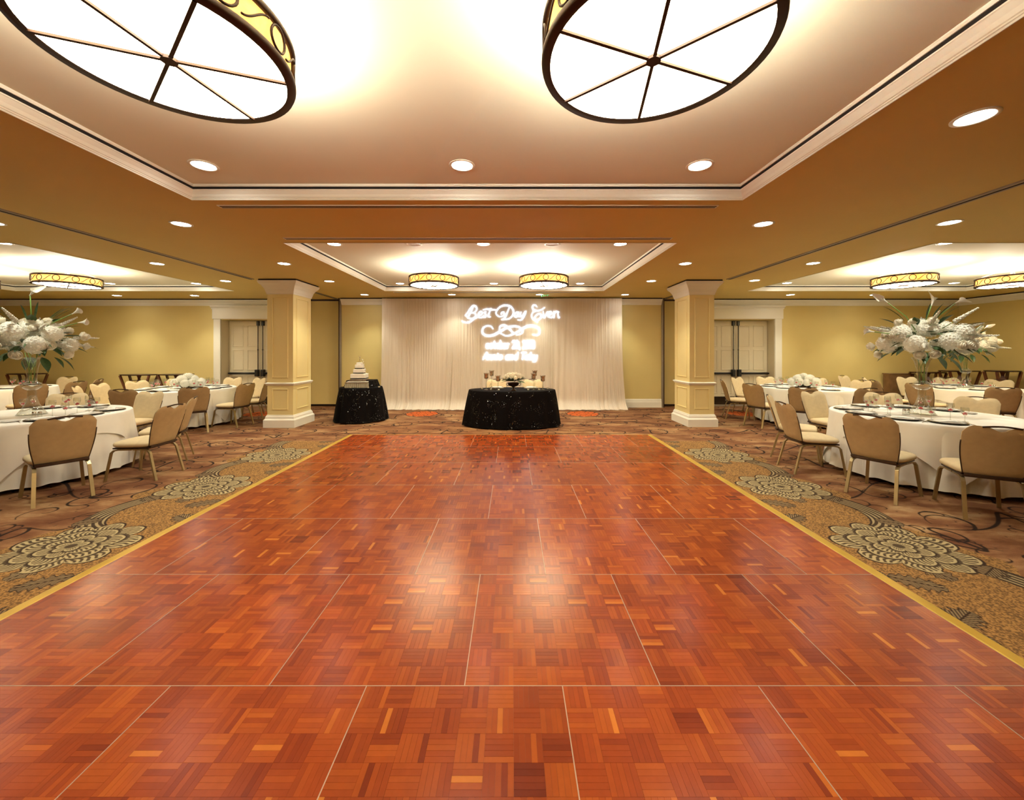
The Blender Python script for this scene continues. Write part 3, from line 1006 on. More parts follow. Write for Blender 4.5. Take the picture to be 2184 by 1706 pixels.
def strip_mesh(name, blocks, w, h, seed, base=True):
    """blocks: list of (cx, cy, horizontal?) ; each a mosaic of five strips of .1143 m"""
    r = random.Random(seed)
    V, F, C, MI = [], [], [], []
    B = .1143
    for (cx, cy, hz) in blocks:
        tone = r.gauss(0, .11)
        for k in range(5):
            a0 = -B / 2 + k * B / 5 + .0003; a1 = a0 + B / 5 - .0006
            l0, l1 = -B / 2 + .0003, B / 2 - .0003
            x0, x1, y0, y1 = (l0, l1, a0, a1) if hz else (a0, a1, l0, l1)
            x0, x1, y0, y1 = max(cx + x0, 0), min(cx + x1, w), cy + y0, cy + y1
            if x1 - x0 < .002:
                continue
            g = .0010
            z1, z0 = FT, FT - .003
            o = len(V)
            V += [(x0, y0, z0), (x1, y0, z0), (x1, y1, z0), (x0, y1, z0)]
            V += [(x0, y0, z1), (x1, y0, z1), (x1, y1, z1), (x0, y1, z1)]
            u = r.random()
            c = .5 + tone + r.gauss(0, .08)
            if u < .022: c = .12 + r.random() * .15
            elif u > .975: c = .80 + r.random() * .2
            c = min(1, max(0, c))
            F += [(o + 4, o + 5, o + 6, o + 7), (o, o + 1, o + 5, o + 4), (o + 1, o + 2, o + 6, o + 5), (o + 2, o + 3, o + 7, o + 6), (o + 3, o, o + 4, o + 7)]
            C += [c] * 5
    me = bpy.data.meshes.new(name)
    me.from_pydata(V, [], F)
    me.materials.append(M['parquet'])
    at = me.color_attributes.new('strip', 'FLOAT_COLOR', 'CORNER')
    arr = np.ones((len(me.loops), 4), np.float32)
    arr[:, :3] = np.repeat(np.array(C, np.float32), 4)[:, None]
    at.data.foreach_set('color', arr.ravel())
    me.update()
    return me

B = .1143
FULL = [((i + .5) * B, (j + .5) * B, (i + j) % 2 == 0) for i in range(8) for j in range(8)]
HALF = [((i + .5) * B, (j + .5) * B, (i + j) % 2 == 0) for i in range(4) for j in range(8)]
full_meshes = [strip_mesh('parquet_strips', FULL, P, P, 10 + s) for s in range(6)]
half_meshes = [strip_mesh('parquet_strips', HALF, P / 2, P, 30 + s) for s in range(3)]
block_meshes = [[strip_mesh('parquet_block', [(B / 2, B / 2, hz)], P, P, 50 + s * 2 + hz) for s in range(10)] for hz in (0, 1)]
def slab(w):
    g = .0022
    b = MB()
    b.box(0, w, 0, P, 0, FT - .003)
    b.cur = 1
    b.box(0, g, 0, P, FT - .003, FT + .0006); b.box(w - g, w, 0, P, FT - .003, FT + .0006)
    b.box(g, w - g, 0, g, FT - .003, FT + .0006); b.box(g, w - g, P - g, P, FT - .003, FT + .0006)
    return b.mesh('floor_panel', [M['joint'], M['slab']])
slab_full, slab_half = slab(P), slab(P / 2)
r_ = random.Random(3)
near_blocks = 0
for row in range(-2, 8):
    y0 = FY1 - (row + 1) * P
    xs = []
    if (row % 2) == 0:            # rows that start with a half panel
        xs = [(FX0, 1)] + [(FX0 + P / 2 + k * P, 2) for k in range(5)] + [(FX0 + P / 2 + 5 * P, 1)]
    else:
        xs = [(FX0 + k * P, 2) for k in range(6)]
    if row < 0:
        continue
    for (x0, kind) in xs:
        o = bpy.data.objects.new('floor_panel', slab_full if kind == 2 else slab_half)
        COL.objects.link(o); o.parent = df; o.location = (x0, y0, 0)
        # individual mosaic blocks where they show largest (about 300), one joined mesh elsewhere
        if row == 5 and kind == 2 and near_blocks < 300:
            for i in range(8):
                for j in range(8):
                    if near_blocks >= 300:
                        break
                    hz = (i + j) % 2 == 0
                    bk = bpy.data.objects.new('parquet_block', r_.choice(block_meshes[1 if hz else 0]))
                    COL.objects.link(bk); bk.parent = o
                    bk.location = (i * B, j * B, 0)
                    near_blocks += 1
            if near_blocks >= 300:
                pass
            if near_blocks == 300 and (i, j) != (8, 8):
                done = 300 - 4 * 64
                rest = [q for n, q in enumerate(FULL) if n >= done]
                if near_blocks == 300 and not df.get('rest_done'):
                    df['rest_done'] = 1
                    k = bpy.data.objects.new('parquet_blocks', strip_mesh('parquet_strips', rest, P, P, 77))
                    COL.objects.link(k); k.parent = o; k['kind'] = 'stuff'
        else:
            k = bpy.data.objects.new('parquet_blocks', r_.choice(full_meshes if kind == 2 else half_meshes))
            COL.objects.link(k); k.parent = o
            k['kind'] = 'stuff'
if 'rest_done' in df: del df['rest_done']
EDGE = [(0, FT), (.012, FT + .001), (.10, .006), (.115, .0), (0, 0)]
yn = FY1 - 8 * P
MB().sweep([(-o, z) for o, z in EDGE][::-1], [(FX0, FY1), (FX0, yn)][::-1], False) if False else None
def edge_strip(p0, p1, w):
    b = MB()
    prof = [(0, 0), (0, FT), (.012, FT + .001), (w - .015, .006), (w, 0)]
    d = (Vector(p1) - Vector(p0)).normalized()
    nrm = Vector((-d.y, d.x))
    vs = []
    for p, sg in ((Vector(p0), -1), (Vector(p1), 1)):
        for o, z in prof:
            q = p + nrm * o + d * (sg * o)
            vs.append((q.x, q.y, z))
    m = len(prof)
    b.add(vs, [(k, k + 1, m + k + 1, m + k) for k in range(m - 1)])
    return b
edge_strip((FX0, yn), (FX0, FY1), .115).obj('edge_strip', M['gold'], df)
edge_strip((FX0, FY1), (FX1, FY1), .09).obj('edge_strip', M['gold'], df)
edge_strip((FX1, FY1), (FX1, yn), .115).obj('edge_strip', M['gold'], df)

# ------------------------------------------------------------------ drapes with stand
ds = empty('drape_stand', (0, 10.86, 0), label='metal pipe stand that carries the white drapes', cat='stand')
for x in (-3.48, -.24, 3.0):
    MB().tube([(x, 0, .006), (x, 0, 3.02)], .022, 10).tube([(x, 0, 3.02), (x, 0, 3.05)], .012, 8).obj('upright', M['steel'], ds)
    MB().box(x - .22, x + .22, -.10, .12, 0, .008, .003).obj('foot_plate', M['steel'], ds)
MB().tube([(-3.48, 0, 3.0), (3.0, 0, 3.0)], .018, 8).obj('crossbar', M['steel'], ds)

def drape(x0, x1, seed, pull0=0, pull1=0, flare=0):
    r = random.Random(seed)
    W = x1 - x0
    nf = int(W / .085)
    ph = [r.uniform(0, 2 * PI) for _ in range(6)]
    NU, NV = int(W / .011), 34
    zt = 3.020
    def fn(u, v):
        z = zt * (1 - v)
        # gathers drift sideways toward the bottom
        x = x0 + W * u
        x += (pull0 * (1 - u) ** 3 + pull1 * u ** 3) * (v ** 3)
        x += flare * (u - .5) * v ** 4
        s = x0 + W * u + .05 * math.sin(2.2 * u * 6 + ph[0]) + .012 * math.sin(v * 5 + ph[4] + u * 20)
        m1 = .5 + .5 * math.sin(s * 2.9 + ph[4]); m2 = .5 + .5 * math.sin(s * 4.7 + ph[5])
        a = .0085 * m1 * math.sin(s * 2 * PI / .058 + ph[1] + 2 * math.sin(s * 3.1)) + .016 * m2 * math.sin(s * 2 * PI / .137 + ph[2] + 1.6 * math.sin(s * 5 + v)) * (.4 + .8 * v) + .018 * math.sin(s * 2 * PI / .47 + ph[3] + math.sin(s * 2)) * (.3 + v)
        y = 10.76 + a * (.55 + .45 * v) - .06 * v ** 1.5
        if z < .22:
            t = (.22 - z) / .22
            y -= .20 * t ** 1.6 + .03 * t * math.sin(s * 2 * PI / .23 + ph[5])
            z = z * (1 - .35 * t) + .012
        return (x, y, z)
    return MB().grid(fn, NU, NV)
for i, (x0, x1, sd, p0, p1, fl_, lab) in enumerate((
        (-3.56, -1.55, 1, 0, -.10, .06, 'white floor length drape behind the cake table, leftmost panel'),
        (-1.60, -.20, 2, -.05, .04, .05, 'white floor length drape, second from the left'),
        (-.26, 1.18, 3, 0, .05, .04, 'white floor length drape lit by the projected writing'),
        (1.12, 3.00, 4, .04, .06, .08, 'white floor length drape, rightmost panel'))):
    b = drape(x0, x1, sd, p0, p1, fl_)
    if i % 2:
        b.v = [(v[0], v[1] - .035, v[2]) for v in b.v]
    o = b.obj('drape', M['drape'])
    tag(o, lab, 'drape', 'white drapes on the back wall')

# ------------------------------------------------------------------ projector with the writing (a real light through a drawn gobo)
def gobo_image():
    sc = .5
    W, H = 1092, 683
    L1 = np.zeros((H, W)); L2 = np.zeros((H, W)); L3 = np.zeros((H, W))
    def s(img, pts, w, w1=None, mid=None):
        c = catmull(pts, 10) * sc
        stroke(img, c, w * sc, (w1 or w) * sc, mid=None if mid is None else mid * sc)
    top = [
        [(130, 400), (190, 430), (280, 425), (370, 365), (430, 340)],
        [(200, 300), (240, 250), (310, 150), (360, 110), (410, 130), (425, 180), (380, 235), (320, 250)],
        [(360, 120), (320, 210), (270, 300), (250, 350)],
        [(330, 245), (395, 260), (400, 320), (340, 360), (270, 345), (200, 290)],
        [(450, 300), (510, 285), (535, 245), (500, 220), (458, 270), (465, 330), (520, 335), (560, 300)],
        [(610, 225), (575, 235), (600, 280), (595, 325), (550, 335)],
        [(700, 160), (665, 250), (650, 315), (690, 325)],
        [(545, 190), (620, 175), (720, 185), (810, 190)],
        [(1060, 140), (1020, 240), (970, 340), (910, 380)],
        [(925, 315), (850, 315), (800, 255), (830, 180), (900, 120), (1000, 100), (1090, 130), (1140, 210), (1120, 300), (1050, 360), (960, 372), (905, 380)],
        [(925, 312), (960, 280), (945, 235), (905, 245), (900, 280)],
        [(1215, 225), (1165, 265), (1165, 315), (1205, 315), (1240, 235), (1225, 310), (1265, 320)],
        [(1290, 225), (1275, 290), (1310, 315), (1375, 220), (1335, 330), (1285, 385), (1220, 380)],
        [(1600, 130), (1550, 90), (1510, 125), (1530, 185), (1610, 205), (1690, 180), (1745, 140)],
        [(1610, 205), (1525, 230), (1490, 300), (1525, 370), (1610, 385), (1675, 330), (1670, 275), (1615, 270), (1560, 320), (1562, 390), (1610, 430)],
        [(1715, 215), (1735, 340), (1800, 220)],
        [(1820, 300), (1870, 270), (1872, 230), (1835, 235), (1815, 310), (1885, 335), (1915, 300)],
        [(1920, 215), (1925, 340)], [(1925, 280), (1960, 225), (2020, 230)], [(2000, 235), (2010, 330), (2035, 335)],
    ]
    for p in top:
        s(L1, p, 15, 15, mid=30)
    orn = [
        [(740, 560), (700, 510), (620, 500), (545, 550), (540, 640), (620, 690), (740, 680), (860, 620), (1000, 540), (1150, 505), (1260, 530), (1320, 590), (1290, 650), (1200, 675)],
        [(865, 590), (880, 510), (960, 490), (1050, 545), (1120, 620), (1170, 650)],
        [(880, 640), (1000, 692), (1130, 660), (1260, 590), (1400, 510), (1530, 500), (1630, 550), (1645, 640), (1590, 680), (1510, 665)],
    ]
    for p in orn:
        s(L2, p, 16, 16, mid=42)
    G = {  # single-stroke letters, x to the right, y up, cap height 1
        'o': [[(.3, .6), (.08, .45), (.08, .15), (.3, 0), (.5, .15), (.5, .45), (.3, .6)]],
        'c': [[(.48, .5), (.3, .6), (.08, .42), (.08, .15), (.3, 0), (.48, .1)]],
        't': [[(.25, .9), (.22, .15), (.4, 0)], [(.02, .6), (.48, .6)]],
        'b': [[(.1, 1), (.1, 0)], [(.1, .45), (.3, .6), (.5, .4), (.48, .12), (.3, 0), (.1, .12)]],
        'e': [[(.08, .32), (.48, .34), (.4, .55), (.2, .58), (.06, .3), (.2, .02), (.48, .08)]],
        'r': [[(.1, .6), (.1, 0)], [(.1, .4), (.25, .58), (.42, .56)]],
        '2': [[(.05, .8), (.25, 1), (.48, .8), (.4, .5), (.05, 0)], [(.05, 0), (.5, 0)]],
        '0': [[(.27, 1), (.05, .7), (.05, .3), (.27, 0), (.5, .3), (.5, .7), (.27, 1)]],
        '1': [[(.1, .8), (.28, 1)], [(.28, 1), (.28, 0)]],
        '8': [[(.27, .55), (.08, .75), (.27, 1), (.46, .75), (.27, .55), (.04, .28), (.27, 0), (.5, .28), (.27, .55)]],
        ',': [[(.12, .08), (.05, -.15)]],
        'A': [[(.0, 0), (.35, 1)], [(.35, 1), (.6, 0)], [(.12, .38), (.52, .38)]],
        'n': [[(.08, .6), (.08, 0)], [(.08, .42), (.28, .6), (.46, .45), (.46, 0)]],
        'i': [[(.15, .6), (.15, 0)], [(.16, .8), (.16, .84)]],
        'a': [[(.46, .5), (.26, .6), (.06, .3), (.24, 0), (.46, .25)], [(.46, .6), (.46, 0)]],
        'd': [[(.46, .45), (.26, .6), (.06, .3), (.24, 0), (.46, .2)], [(.46, 1), (.46, 0)]],
        'T': [[(.3, 1), (.3, 0)], [(-.02, .97), (.64, 1)]],
        'y': [[(.06, .6), (.12, .15), (.3, .05), (.46, .25)], [(.46, .6), (.42, -.2), (.1, -.3)]],
        ' ': [],
    }
    def text(img, t, x0, x1, ybase, cap, w, slant):
        adv = [.36 if c == 'i' else .25 if c == ',' else .38 if c in ' 1' else .62 for c in t]
        k = (x1 - x0) / sum(adv)
        x = x0
        for c, a in zip(t, adv):
            for st in G[c]:
                s(img, [(x + px * k + py * cap * slant, ybase - py * cap) for px, py in st], w)
            x += a * k
    text(L3, 'october 20, 2018', 605, 1560, 935, 150, 20, 0)
    text(L3, 'Annie and Toby', 545, 1600, 1150, 135, 19, .22)
    out = np.zeros((H, W))
    out += blur(L1, 3.6) * 1.0 + blur(L1, 13) * .42
    out += blur(L2, 4.0) * 1.0 + blur(L2, 14) * .38
    out += blur(L3, 5.0) * 1.35 + blur(L3, 16) * .8
    out = np.clip(out, 0, 1.4) / 1.4
    e = 24                                    # fade to nothing at the border
    wx = np.clip(np.minimum(np.arange(W), np.arange(W)[::-1]) / e, 0, 1); wy = np.clip(np.minimum(np.arange(H), np.arange(H)[::-1]) / e, 0, 1)
    out = out * wx[None] * wy[:, None]
    out = out[::-1]                           # image rows run upwards
    return to_image('gobo', [out, out, out])

DRP = 10.72
def px_world(u, v):
    return ((970 + u / 9.1 - 1092) / FPX * DRP, CAMH - (640 + v / 9.1 - 748) / FPX * DRP)
pj = (1.2, -1.5, 1.95)
gx0, gz1 = px_world(0, 0); gx1, gz0 = px_world(2184, 1366)
ld = bpy.data.lights.new('projector_beam', 'SPOT')
ld.energy = 23000
ld.spot_size = math.radians(50); ld.spot_blend = .0; ld.shadow_soft_size = .004
ld.color = (1, 1, 1)
ld.use_nodes = True
nt = ld.node_tree
em = nt.nodes['Emission']
tc = nt.nodes.new('ShaderNodeTexCoord')
sp = nt.nodes.new('ShaderNodeSeparateXYZ'); link(nt, tc.outputs['Normal'], sp.inputs[0])
D = DRP - pj[1]
tx = math_n(nt, 'DIVIDE', sp.outputs[0], math_n(nt, 'ABSOLUTE', sp.outputs[2]))
ty = math_n(nt, 'DIVIDE', sp.outputs[1], math_n(nt, 'ABSOLUTE', sp.outputs[2]))
u = math_n(nt, 'MULTIPLY_ADD', tx, D / (gx1 - gx0), (pj[0] - gx0) / (gx1 - gx0))
v = math_n(nt, 'MULTIPLY_ADD', ty, D / (gz1 - gz0), (pj[2] - gz0) / (gz1 - gz0))
cb = nt.nodes.new('ShaderNodeCombineXYZ'); link(nt, u, cb.inputs[0]); link(nt, v, cb.inputs[1])
ti = nt.nodes.new('ShaderNodeTexImage'); ti.image = gobo_image(); ti.extension = 'CLIP'
link(nt, cb.outputs[0], ti.inputs[0])
tint = mixc(nt, 1.0, ti.outputs[0], (.55, .72, 1.0), 'MULTIPLY')
link(nt, tint, em.inputs[0])
em.inputs[1].default_value = 1.0
pe = empty('gobo_projector', pj, label='small black gobo projector behind the camera', cat='projector')
lo = bpy.data.objects.new('projector_beam', ld); COL.objects.link(lo); lo.parent = pe
lo.rotation_euler = (PI / 2, 0, 0); lo.location = (0, .0, 0)
MB().lathe([(.06, 0), (.065, .02), (.065, .30), (0, .30)], 16, M=Matrix.Rotation(PI / 2, 4, 'X')).obj('housing', M['black'], pe)
MB().tube([(0, -.15, -.06), (0, -.15, -1.94)], .018, 8).obj('pole', M['black'], pe)
for k in range(3):
    a = 2 * PI * k / 3
    MB().tube([(0, -.15, -1.5), (.4 * math.cos(a), -.15 + .4 * math.sin(a), -1.94)], .012, 6).obj('leg', M['black'], pe)
# ------------------------------------------------------------------ banquet chair
def make_chair():
    e = empty('banquet_chair', cat='chair')
    # seat cushion
    def seat(u, v):
        a = 2 * PI * u
        b = PI * v
        def se(c, p):
            return math.copysign(abs(c) ** p, c)
        rx, ry = .232, .235
        k = math.sin(b) ** .35
        x = rx * se(math.cos(a), .45) * k
        y = ry * se(math.sin(a), .45) * k
        z = -.040 * se(math.cos(b), .75)
        if z > 0:
            z *= 1.0 + .25 * (1 - (abs(x) / rx) ** 2) * (1 - (abs(y) / ry) ** 2)
        x *= (1 + .05 * (y / ry))
        return (x, y + .03, z + .438)
    MB().grid(seat, 40, 14, True, True).obj('seat', M['fabric_in'], e)
    b = MB().box(-.20, .20, -.19, .245, .383, .400, .006)
    b.obj('seat_frame', M['frame'], e)
    # backrest
    H = .475
    def outline(u, v):
        au = abs(u)
        top = 1 - .092 * math.exp(-(u / .25) ** 2) - .15 * max(0, (au - .66) / .34) ** 2.4 - .012 * (1 - au)
        w = .194 + .042 * math.sin(min(v / .80, 1) * PI / 2)
        z = v * top * H
        x = u * w
        return x, z, top
    def backpt(u, v, side):
        x, z, top = outline(u, v)
        th = .026 * max(0, 1 - abs(u) ** 5) ** .5 * max(0, 1 - abs(2 * v - 1) ** 8) ** .5
        y = -.185 - .235 * z - .10 * z * z - .030 * (1 - u * u)
        y += (th + .004) if side > 0 else -(th * .55 + .004)
        return (x, y, .425 + z)
    NU, NV = 21, 15
    f = MB()
    f.grid(lambda a, c: backpt(a * 2 - 1, c, 1), NU, NV)
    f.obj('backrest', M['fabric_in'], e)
    f = MB()
    f.grid(lambda a, c: backpt(1 - a * 2, c, -1), NU, NV)
    # rim joining front and back
    loop = [(-1, i / 20) for i in range(21)] + [(-1 + 2 * i / 24, 1) for i in range(1, 25)] + [(1, 1 - i / 20) for i in range(1, 21)] + [(1 - 2 * i / 24, 0) for i in range(1, 24)]
    A = [backpt(u, v, 1) for u, v in loop]; Bk = [backpt(u, v, -1) for u, v in loop]
    n = len(loop)
    f.add(A + Bk, [(i, (i + 1) % n, n + (i + 1) % n, n + i) for i in range(n)], True)
    f.obj('back_cover', M['fabric_shaded'], e)
    # dark rim along the sides and bottom, bar and handle
    for s in (-1, 1):
        pts = [backpt(s * 1.0, i / 10 * .80, 0.0) for i in range(11)]
        pts = [(s * .19, -.05, .392), (s * .192, -.16, .402)] + [(p[0] + s * .002, p[1], p[2]) for p in pts]
        MB().tube(pts, [.009, .009] + [.005] * 11, 6).obj('side_rail', M['frame'], e)
    pts = [(-.19 + .38 * i / 8, -.200 - .030 * (1 - ((i - 4) / 4) ** 2), .412) for i in range(9)]
    MB().tube(pts, 0, flat=(.030, .022), up=(0, 0, 1)).obj('lower_rail', M['frame'], e)
    pts = []
    for i in range(11):
        u = -.52 + 1.04 * i / 10
        x, z, top = outline(u, 1.0)
        zz = H * (.975 + .030 * math.cos(u / .52 * PI / 2))
        y = -.185 - .235 * zz - .10 * zz * zz - .030 * (1 - u * u) - .006
        pts.append((u * .236, y, .425 + zz))
    MB().tube(pts, 0, flat=(.015, .010), up=(0, 1, 0)).obj('handle', M['frame'], e)
    for s in (-1, 1):
        MB().tube([(s * .185, .02, .378), (s * .190, .17, .377), (s * .197, .225, .367), (s * .204, .25, .340), (s * .235, .295, 0.0)], 0, flat=(.017, .030), up=(1, 0, 0)).obj('leg', M['leg'], e)
        MB().tube([(s * .185, .00, .378), (s * .188, -.13, .377), (s * .191, -.175, .366), (s * .194, -.20, .338), (s * .210, -.285, 0.0)], 0, flat=(.017, .030), up=(1, 0, 0)).obj('leg', M['leg'], e)
    return e
chair = make_chair(); cf = []
def put_chair(x, y, heading, label, group, z=0):
    """heading: direction the sitter faces"""
    return place(chair, cf, (x, y, z), heading - PI / 2, label, group)

# ------------------------------------------------------------------ round tables with white cloths
def cloth_mesh(R, seed, ztop=.762, zbot=.035, flare=.050, fold=.058, nfold=21):
    r = random.Random(seed)
    ph = [r.uniform(0, 2 * PI) for _ in range(5)]
    def fn(u, v):
        a = 2 * PI * u
        if v < .3:
            q = v / .3
            return (R * q * math.cos(a), R * q * math.sin(a), ztop)
        if v < .40:
            q = (v - .3) / .1 * PI / 2
            rr = R + .012 * math.sin(q)
            return (rr * math.cos(a), rr * math.sin(a), ztop - .014 * (1 - math.cos(q)))
        t = (v - .40) / .60
        q = nfold * a + ph[0] + .9 * math.sin(3 * a + ph[1])
        w = (math.sin(q) + .35 * math.sin(2 * q + 1)) * (.62 + .38 * math.sin(5 * a + ph[2]))
        rr = R + .012 + flare * t ** .8 + fold * w * t ** .9 + .012 * math.sin(2 * a + ph[3]) * t
        z = ztop - .014 - (ztop - .014 - zbot) * t
        if t > .95:
            z += .012 * (1 + math.sin(nfold * a + ph[0]))
        return (rr * math.cos(a), rr * math.sin(a), z)
    return MB().grid(fn, 216, 22, True, True)

def overlay_mesh(R, half, rot, seed, ztop=.767):
    r = random.Random(seed)
    ph = [r.uniform(0, 2 * PI) for _ in range(5)]
    def fn(u, v):
        a = 2 * PI * u
        reach = half / max(abs(math.cos(a - rot)), abs(math.sin(a - rot)))
        drop = reach - R
        if v < .3:
            q = v / .3
            return (R * q * math.cos(a), R * q * math.sin(a), ztop)
        if v < .42:
            q = (v - .3) / .12 * PI / 2
            rr = R + .020 * math.sin(q)
            return (rr * math.cos(a), rr * math.sin(a), ztop - .014 * (1 - math.cos(q)))
        t = (v - .42) / .58
        h = max(drop, .1) * t
        corner = max(0, (drop - .25) / .4)
        w = math.sin(11 * a + ph[0] + math.sin(2 * a + ph[1]))
        rr = R + .022 + .085 * h + (.020 + .02 * corner) * w * (h / .3) ** .8 * .6 + .01 * math.sin(4 * (a - rot)) * h
        return (rr * math.cos(a), rr * math.sin(a), ztop - .014 - min(h, ztop - .06))
    return MB().grid(fn, 240, 20, True, True)

glass_proto = {}
def make_glass(name, stem, bowl, r, cat):
    e = empty(name, cat=cat)
    pr = [(0, .0015), (.034, .0015), (.034, .003), (.006, .008), (.0035, .02), (.0035, stem), (.008, stem + .008)]
    for i in range(1, 9):
        t = i / 8
        pr.append((.008 + (r - .008) * math.sin(min(1, t * 1.45) * PI / 2) * (1 - .18 * max(0, t - .5) * 2), stem + .008 + bowl * t))
    MB().lathe(pr, 16).obj('bowl', M['glass'], e)
    b = MB()
    rr = random.Random(4)
    for k in range(3):
        b.sphere(((k - 1) * .009, rr.uniform(-.006, .006), stem + .030 + .006 * (k % 2)), .0125, 7, 5)
    b.obj('berries', M['berry'], e)
    return e
wine = make_glass('wine_glass', .095, .105, .036, 'glass')
water = make_glass('water_goblet', .065, .095, .039, 'glass')
charger_p = empty('charger_plate', cat='charger plate')
MB().lathe([(0, .001), (.11, .001), (.125, .003), (.163, .007), (.164, .009), (.125, .006), (.11, .004), (0, .004)], 28).obj('rim', M['charger'], charger_p)
plate_p = empty('dinner_plate', cat='plate')
MB().lathe([(0, .001), (.095, .001), (.105, .004), (.146, .013), (.147, .016), (.105, .008), (.095, .005), (0, .005)], 28).obj('dish', M['china'], plate_p)
bread_p = empty('bread_plate', cat='plate')
MB().lathe([(0, .001), (.05, .001), (.078, .010), (.079, .012), (.05, .005), (0, .004)], 24).obj('dish', M['china'], bread_p)
nap_p = empty('folded_napkin', cat='napkin')
def napf(u, v):
    x, y = (u - .5) * .20, (v - .5) * .11
    return (x, y, .010 + .006 * math.sin(u * PI) + .003 * math.sin(v * 9))
MB().grid(napf, 9, 7).box(-.10, .10, -.055, .055, .0, .009, .003).obj('cloth', M['linen2'], nap_p)
fork_p = empty('fork', cat='fork')
b = MB(); b.box(-.003, .003, -.10, .03, .001, .003); b.box(-.011, .011, .03, .05, .001, .003)
for k in range(4):
    b.box(-.011 + k * .0062, -.008 + k * .0062, .05, .095, .001, .003)
b.obj('tines', M['steel'], fork_p)
knife_p = empty('knife', cat='knife')
b = MB(); b.box(-.006, .006, -.11, -.01, .001, .005, .001); b.box(-.008, .008, -.01, .11, .001, .0025)
b.obj('blade', M['steel'], knife_p)
shaker_p = empty('shaker', cat='shaker')
MB().lathe([(0, 0), (.020, 0), (.017, .05), (.0, .05)], 12).obj('jar', M['glass'], shaker_p)
MB().lathe([(.018, .05), (.019, .055), (.016, .075), (0, .078)], 12).obj('cap', M['steel'], shaker_p)
PF = {k: [] for k in 'wine water charger plate bread nap fork knife shaker'.split()}

def setting(cx, cy, ang, R, who, tname, zc, full=True):
    """the place setting in front of the chair at angle ang; who names that chair, tname the table"""
    ca, sa = math.cos(ang), math.sin(ang)
    def at(rad, tan):
        return (cx + ca * rad - sa * tan, cy + sa * rad + ca * tan)
    rz = ang + PI / 2
    def pt(key, proto, rad, tan, dz, lab, grp, spin=0):
        x, y = at(rad, tan)
        place(proto, PF[key], (x, y, zc + dz), rz + spin, lab + ' before the %s, %s' % (who, tname), grp + ', ' + tname)
    pt('charger', charger_p, R - .19, 0, .001, 'black rimmed charger', 'charger plates')
    pt('plate', plate_p, R - .19, 0, .006, 'white dinner plate', 'dinner plates')
    pt('nap', nap_p, R - .19, 0, .013, 'folded white napkin', 'napkins', .2)
    pt('wine', wine, R - .43, .10, .0, 'stemmed glass with berries', 'stemmed glasses')
    pt('water', water, R - .38, .20, .0, 'short goblet with berries', 'goblets')
    if full:
        pt('bread', bread_p, R - .30, -.235, .001, 'small white side plate', 'side plates')
        pt('fork', fork_p, R - .19, -.19, .0, 'steel fork', 'forks')
        pt('knife', knife_p, R - .19, .19, .0, 'steel knife', 'knives')

def deg(a):
    return a * PI / 180

def banquet(cx, cy, R, tname, seats, seed, rot, full=True, half=1.12, tagtext=''):
    t = empty('round_table', (cx, cy, 0), label='round banquet table hidden under its white cloths, ' + tname, cat='table', group='round banquet tables')
    MB().lathe([(0, .73), (R - .01, .73), (R, .745), (R - .004, .757), (0, .757)], 48).obj('tabletop', M['tabletop'], t)
    for k in range(4):
        a = PI / 4 + k * PI / 2
        MB().tube([(.45 * math.cos(a), .45 * math.sin(a), .73), (.5 * math.cos(a), .5 * math.sin(a), 0)], .014, 8).obj('leg', M['steel'], t)
    o = cloth_mesh(R, seed).obj('tablecloth', M['linen'])
    o.location = (cx, cy, 0)
    tag(o, 'floor length white tablecloth of the ' + tname, 'tablecloth', 'long white tablecloths')
    o = overlay_mesh(R, half, rot, seed + 1).obj('table_overlay', M['linen2'])
    o.location = (cx, cy, 0)
    tag(o, 'square white overlay cloth on top of the ' + tname, 'tablecloth', 'square white overlay cloths')
    for i, (a, d, who) in enumerate(seats):
        ang = deg(a)
        d = max(d, R + .66)
        d0 = d - .285
        x, y = cx + d0 * math.cos(ang), cy + d0 * math.sin(ang)
        head = ang + PI + random.Random(seed * 31 + i).uniform(-.07, .07)
        put_chair(x, y, head, 'cream upholstered banquet chair, %s, %s' % (who, tname), 'banquet chairs around the ' + tname)
        setting(cx, cy, ang, R, who, tname, .7675, full)

FR, BR, CR = 'front right table', 'back right table', 'far right corner table'
FLT, BL, CL = 'front left table', 'back left table', 'far left corner table'
RT1 = (5.3, 5.08); RT2 = (6.6, 8.85); RT3 = (10.1, 8.75); LT1 = (-6.17, 5.05); LT2 = (-7.15, 8.6); LT3 = (-11.5, 8.75)
banquet(*RT1, .915, FR, [(240, 1.72, 'seat cut by the right edge'), (211, 1.69, 'closest whole seat'), (174.5, 1.65, 'leftmost seat'), (143, 1.62, 'seat behind the leftmost'), (97, 1.50, 'far seat left of centre'),
                        (60, 1.55, 'far seat behind the vase'), (25, 1.70, 'seat at the far right')], 11, deg(15), True, 1.14)
banquet(*RT2, .90, BR, [(203, 1.71, 'near left seat'), (165, 1.65, 'leftmost seat by the door'), (118, 1.48, 'far left seat by the door'), (86, 1.48, 'far seat before the casing'), (45, 1.5, 'far seat behind the flowers'),
                       (12, 1.5, 'right end seat'), (233, 1.72, 'near seat left of centre'), (270, 1.58, 'near seat right of centre')], 12, deg(60), True)
banquet(*RT3, .90, CR, [(197, 1.58, 'near left seat'), (165, 1.65, 'left end seat'), (135, 1.65, 'far left seat'), (80, 1.6, 'far seat left of the vase'), (52, 1.64, 'far seat behind the vase'), (22, 1.64, 'far right seat'),
                       (237, 1.62, 'near right seat')], 13, deg(10), False)
banquet(*LT1, .915, FLT, [(-32, 1.74, 'closest seat'), (-2, 1.82, 'rightmost seat turned sideways'), (30, 1.6, 'seat behind the rightmost'), (88, 1.5, 'far seat facing the camera'), (128, 1.6, 'far left seat')], 14, deg(-10))
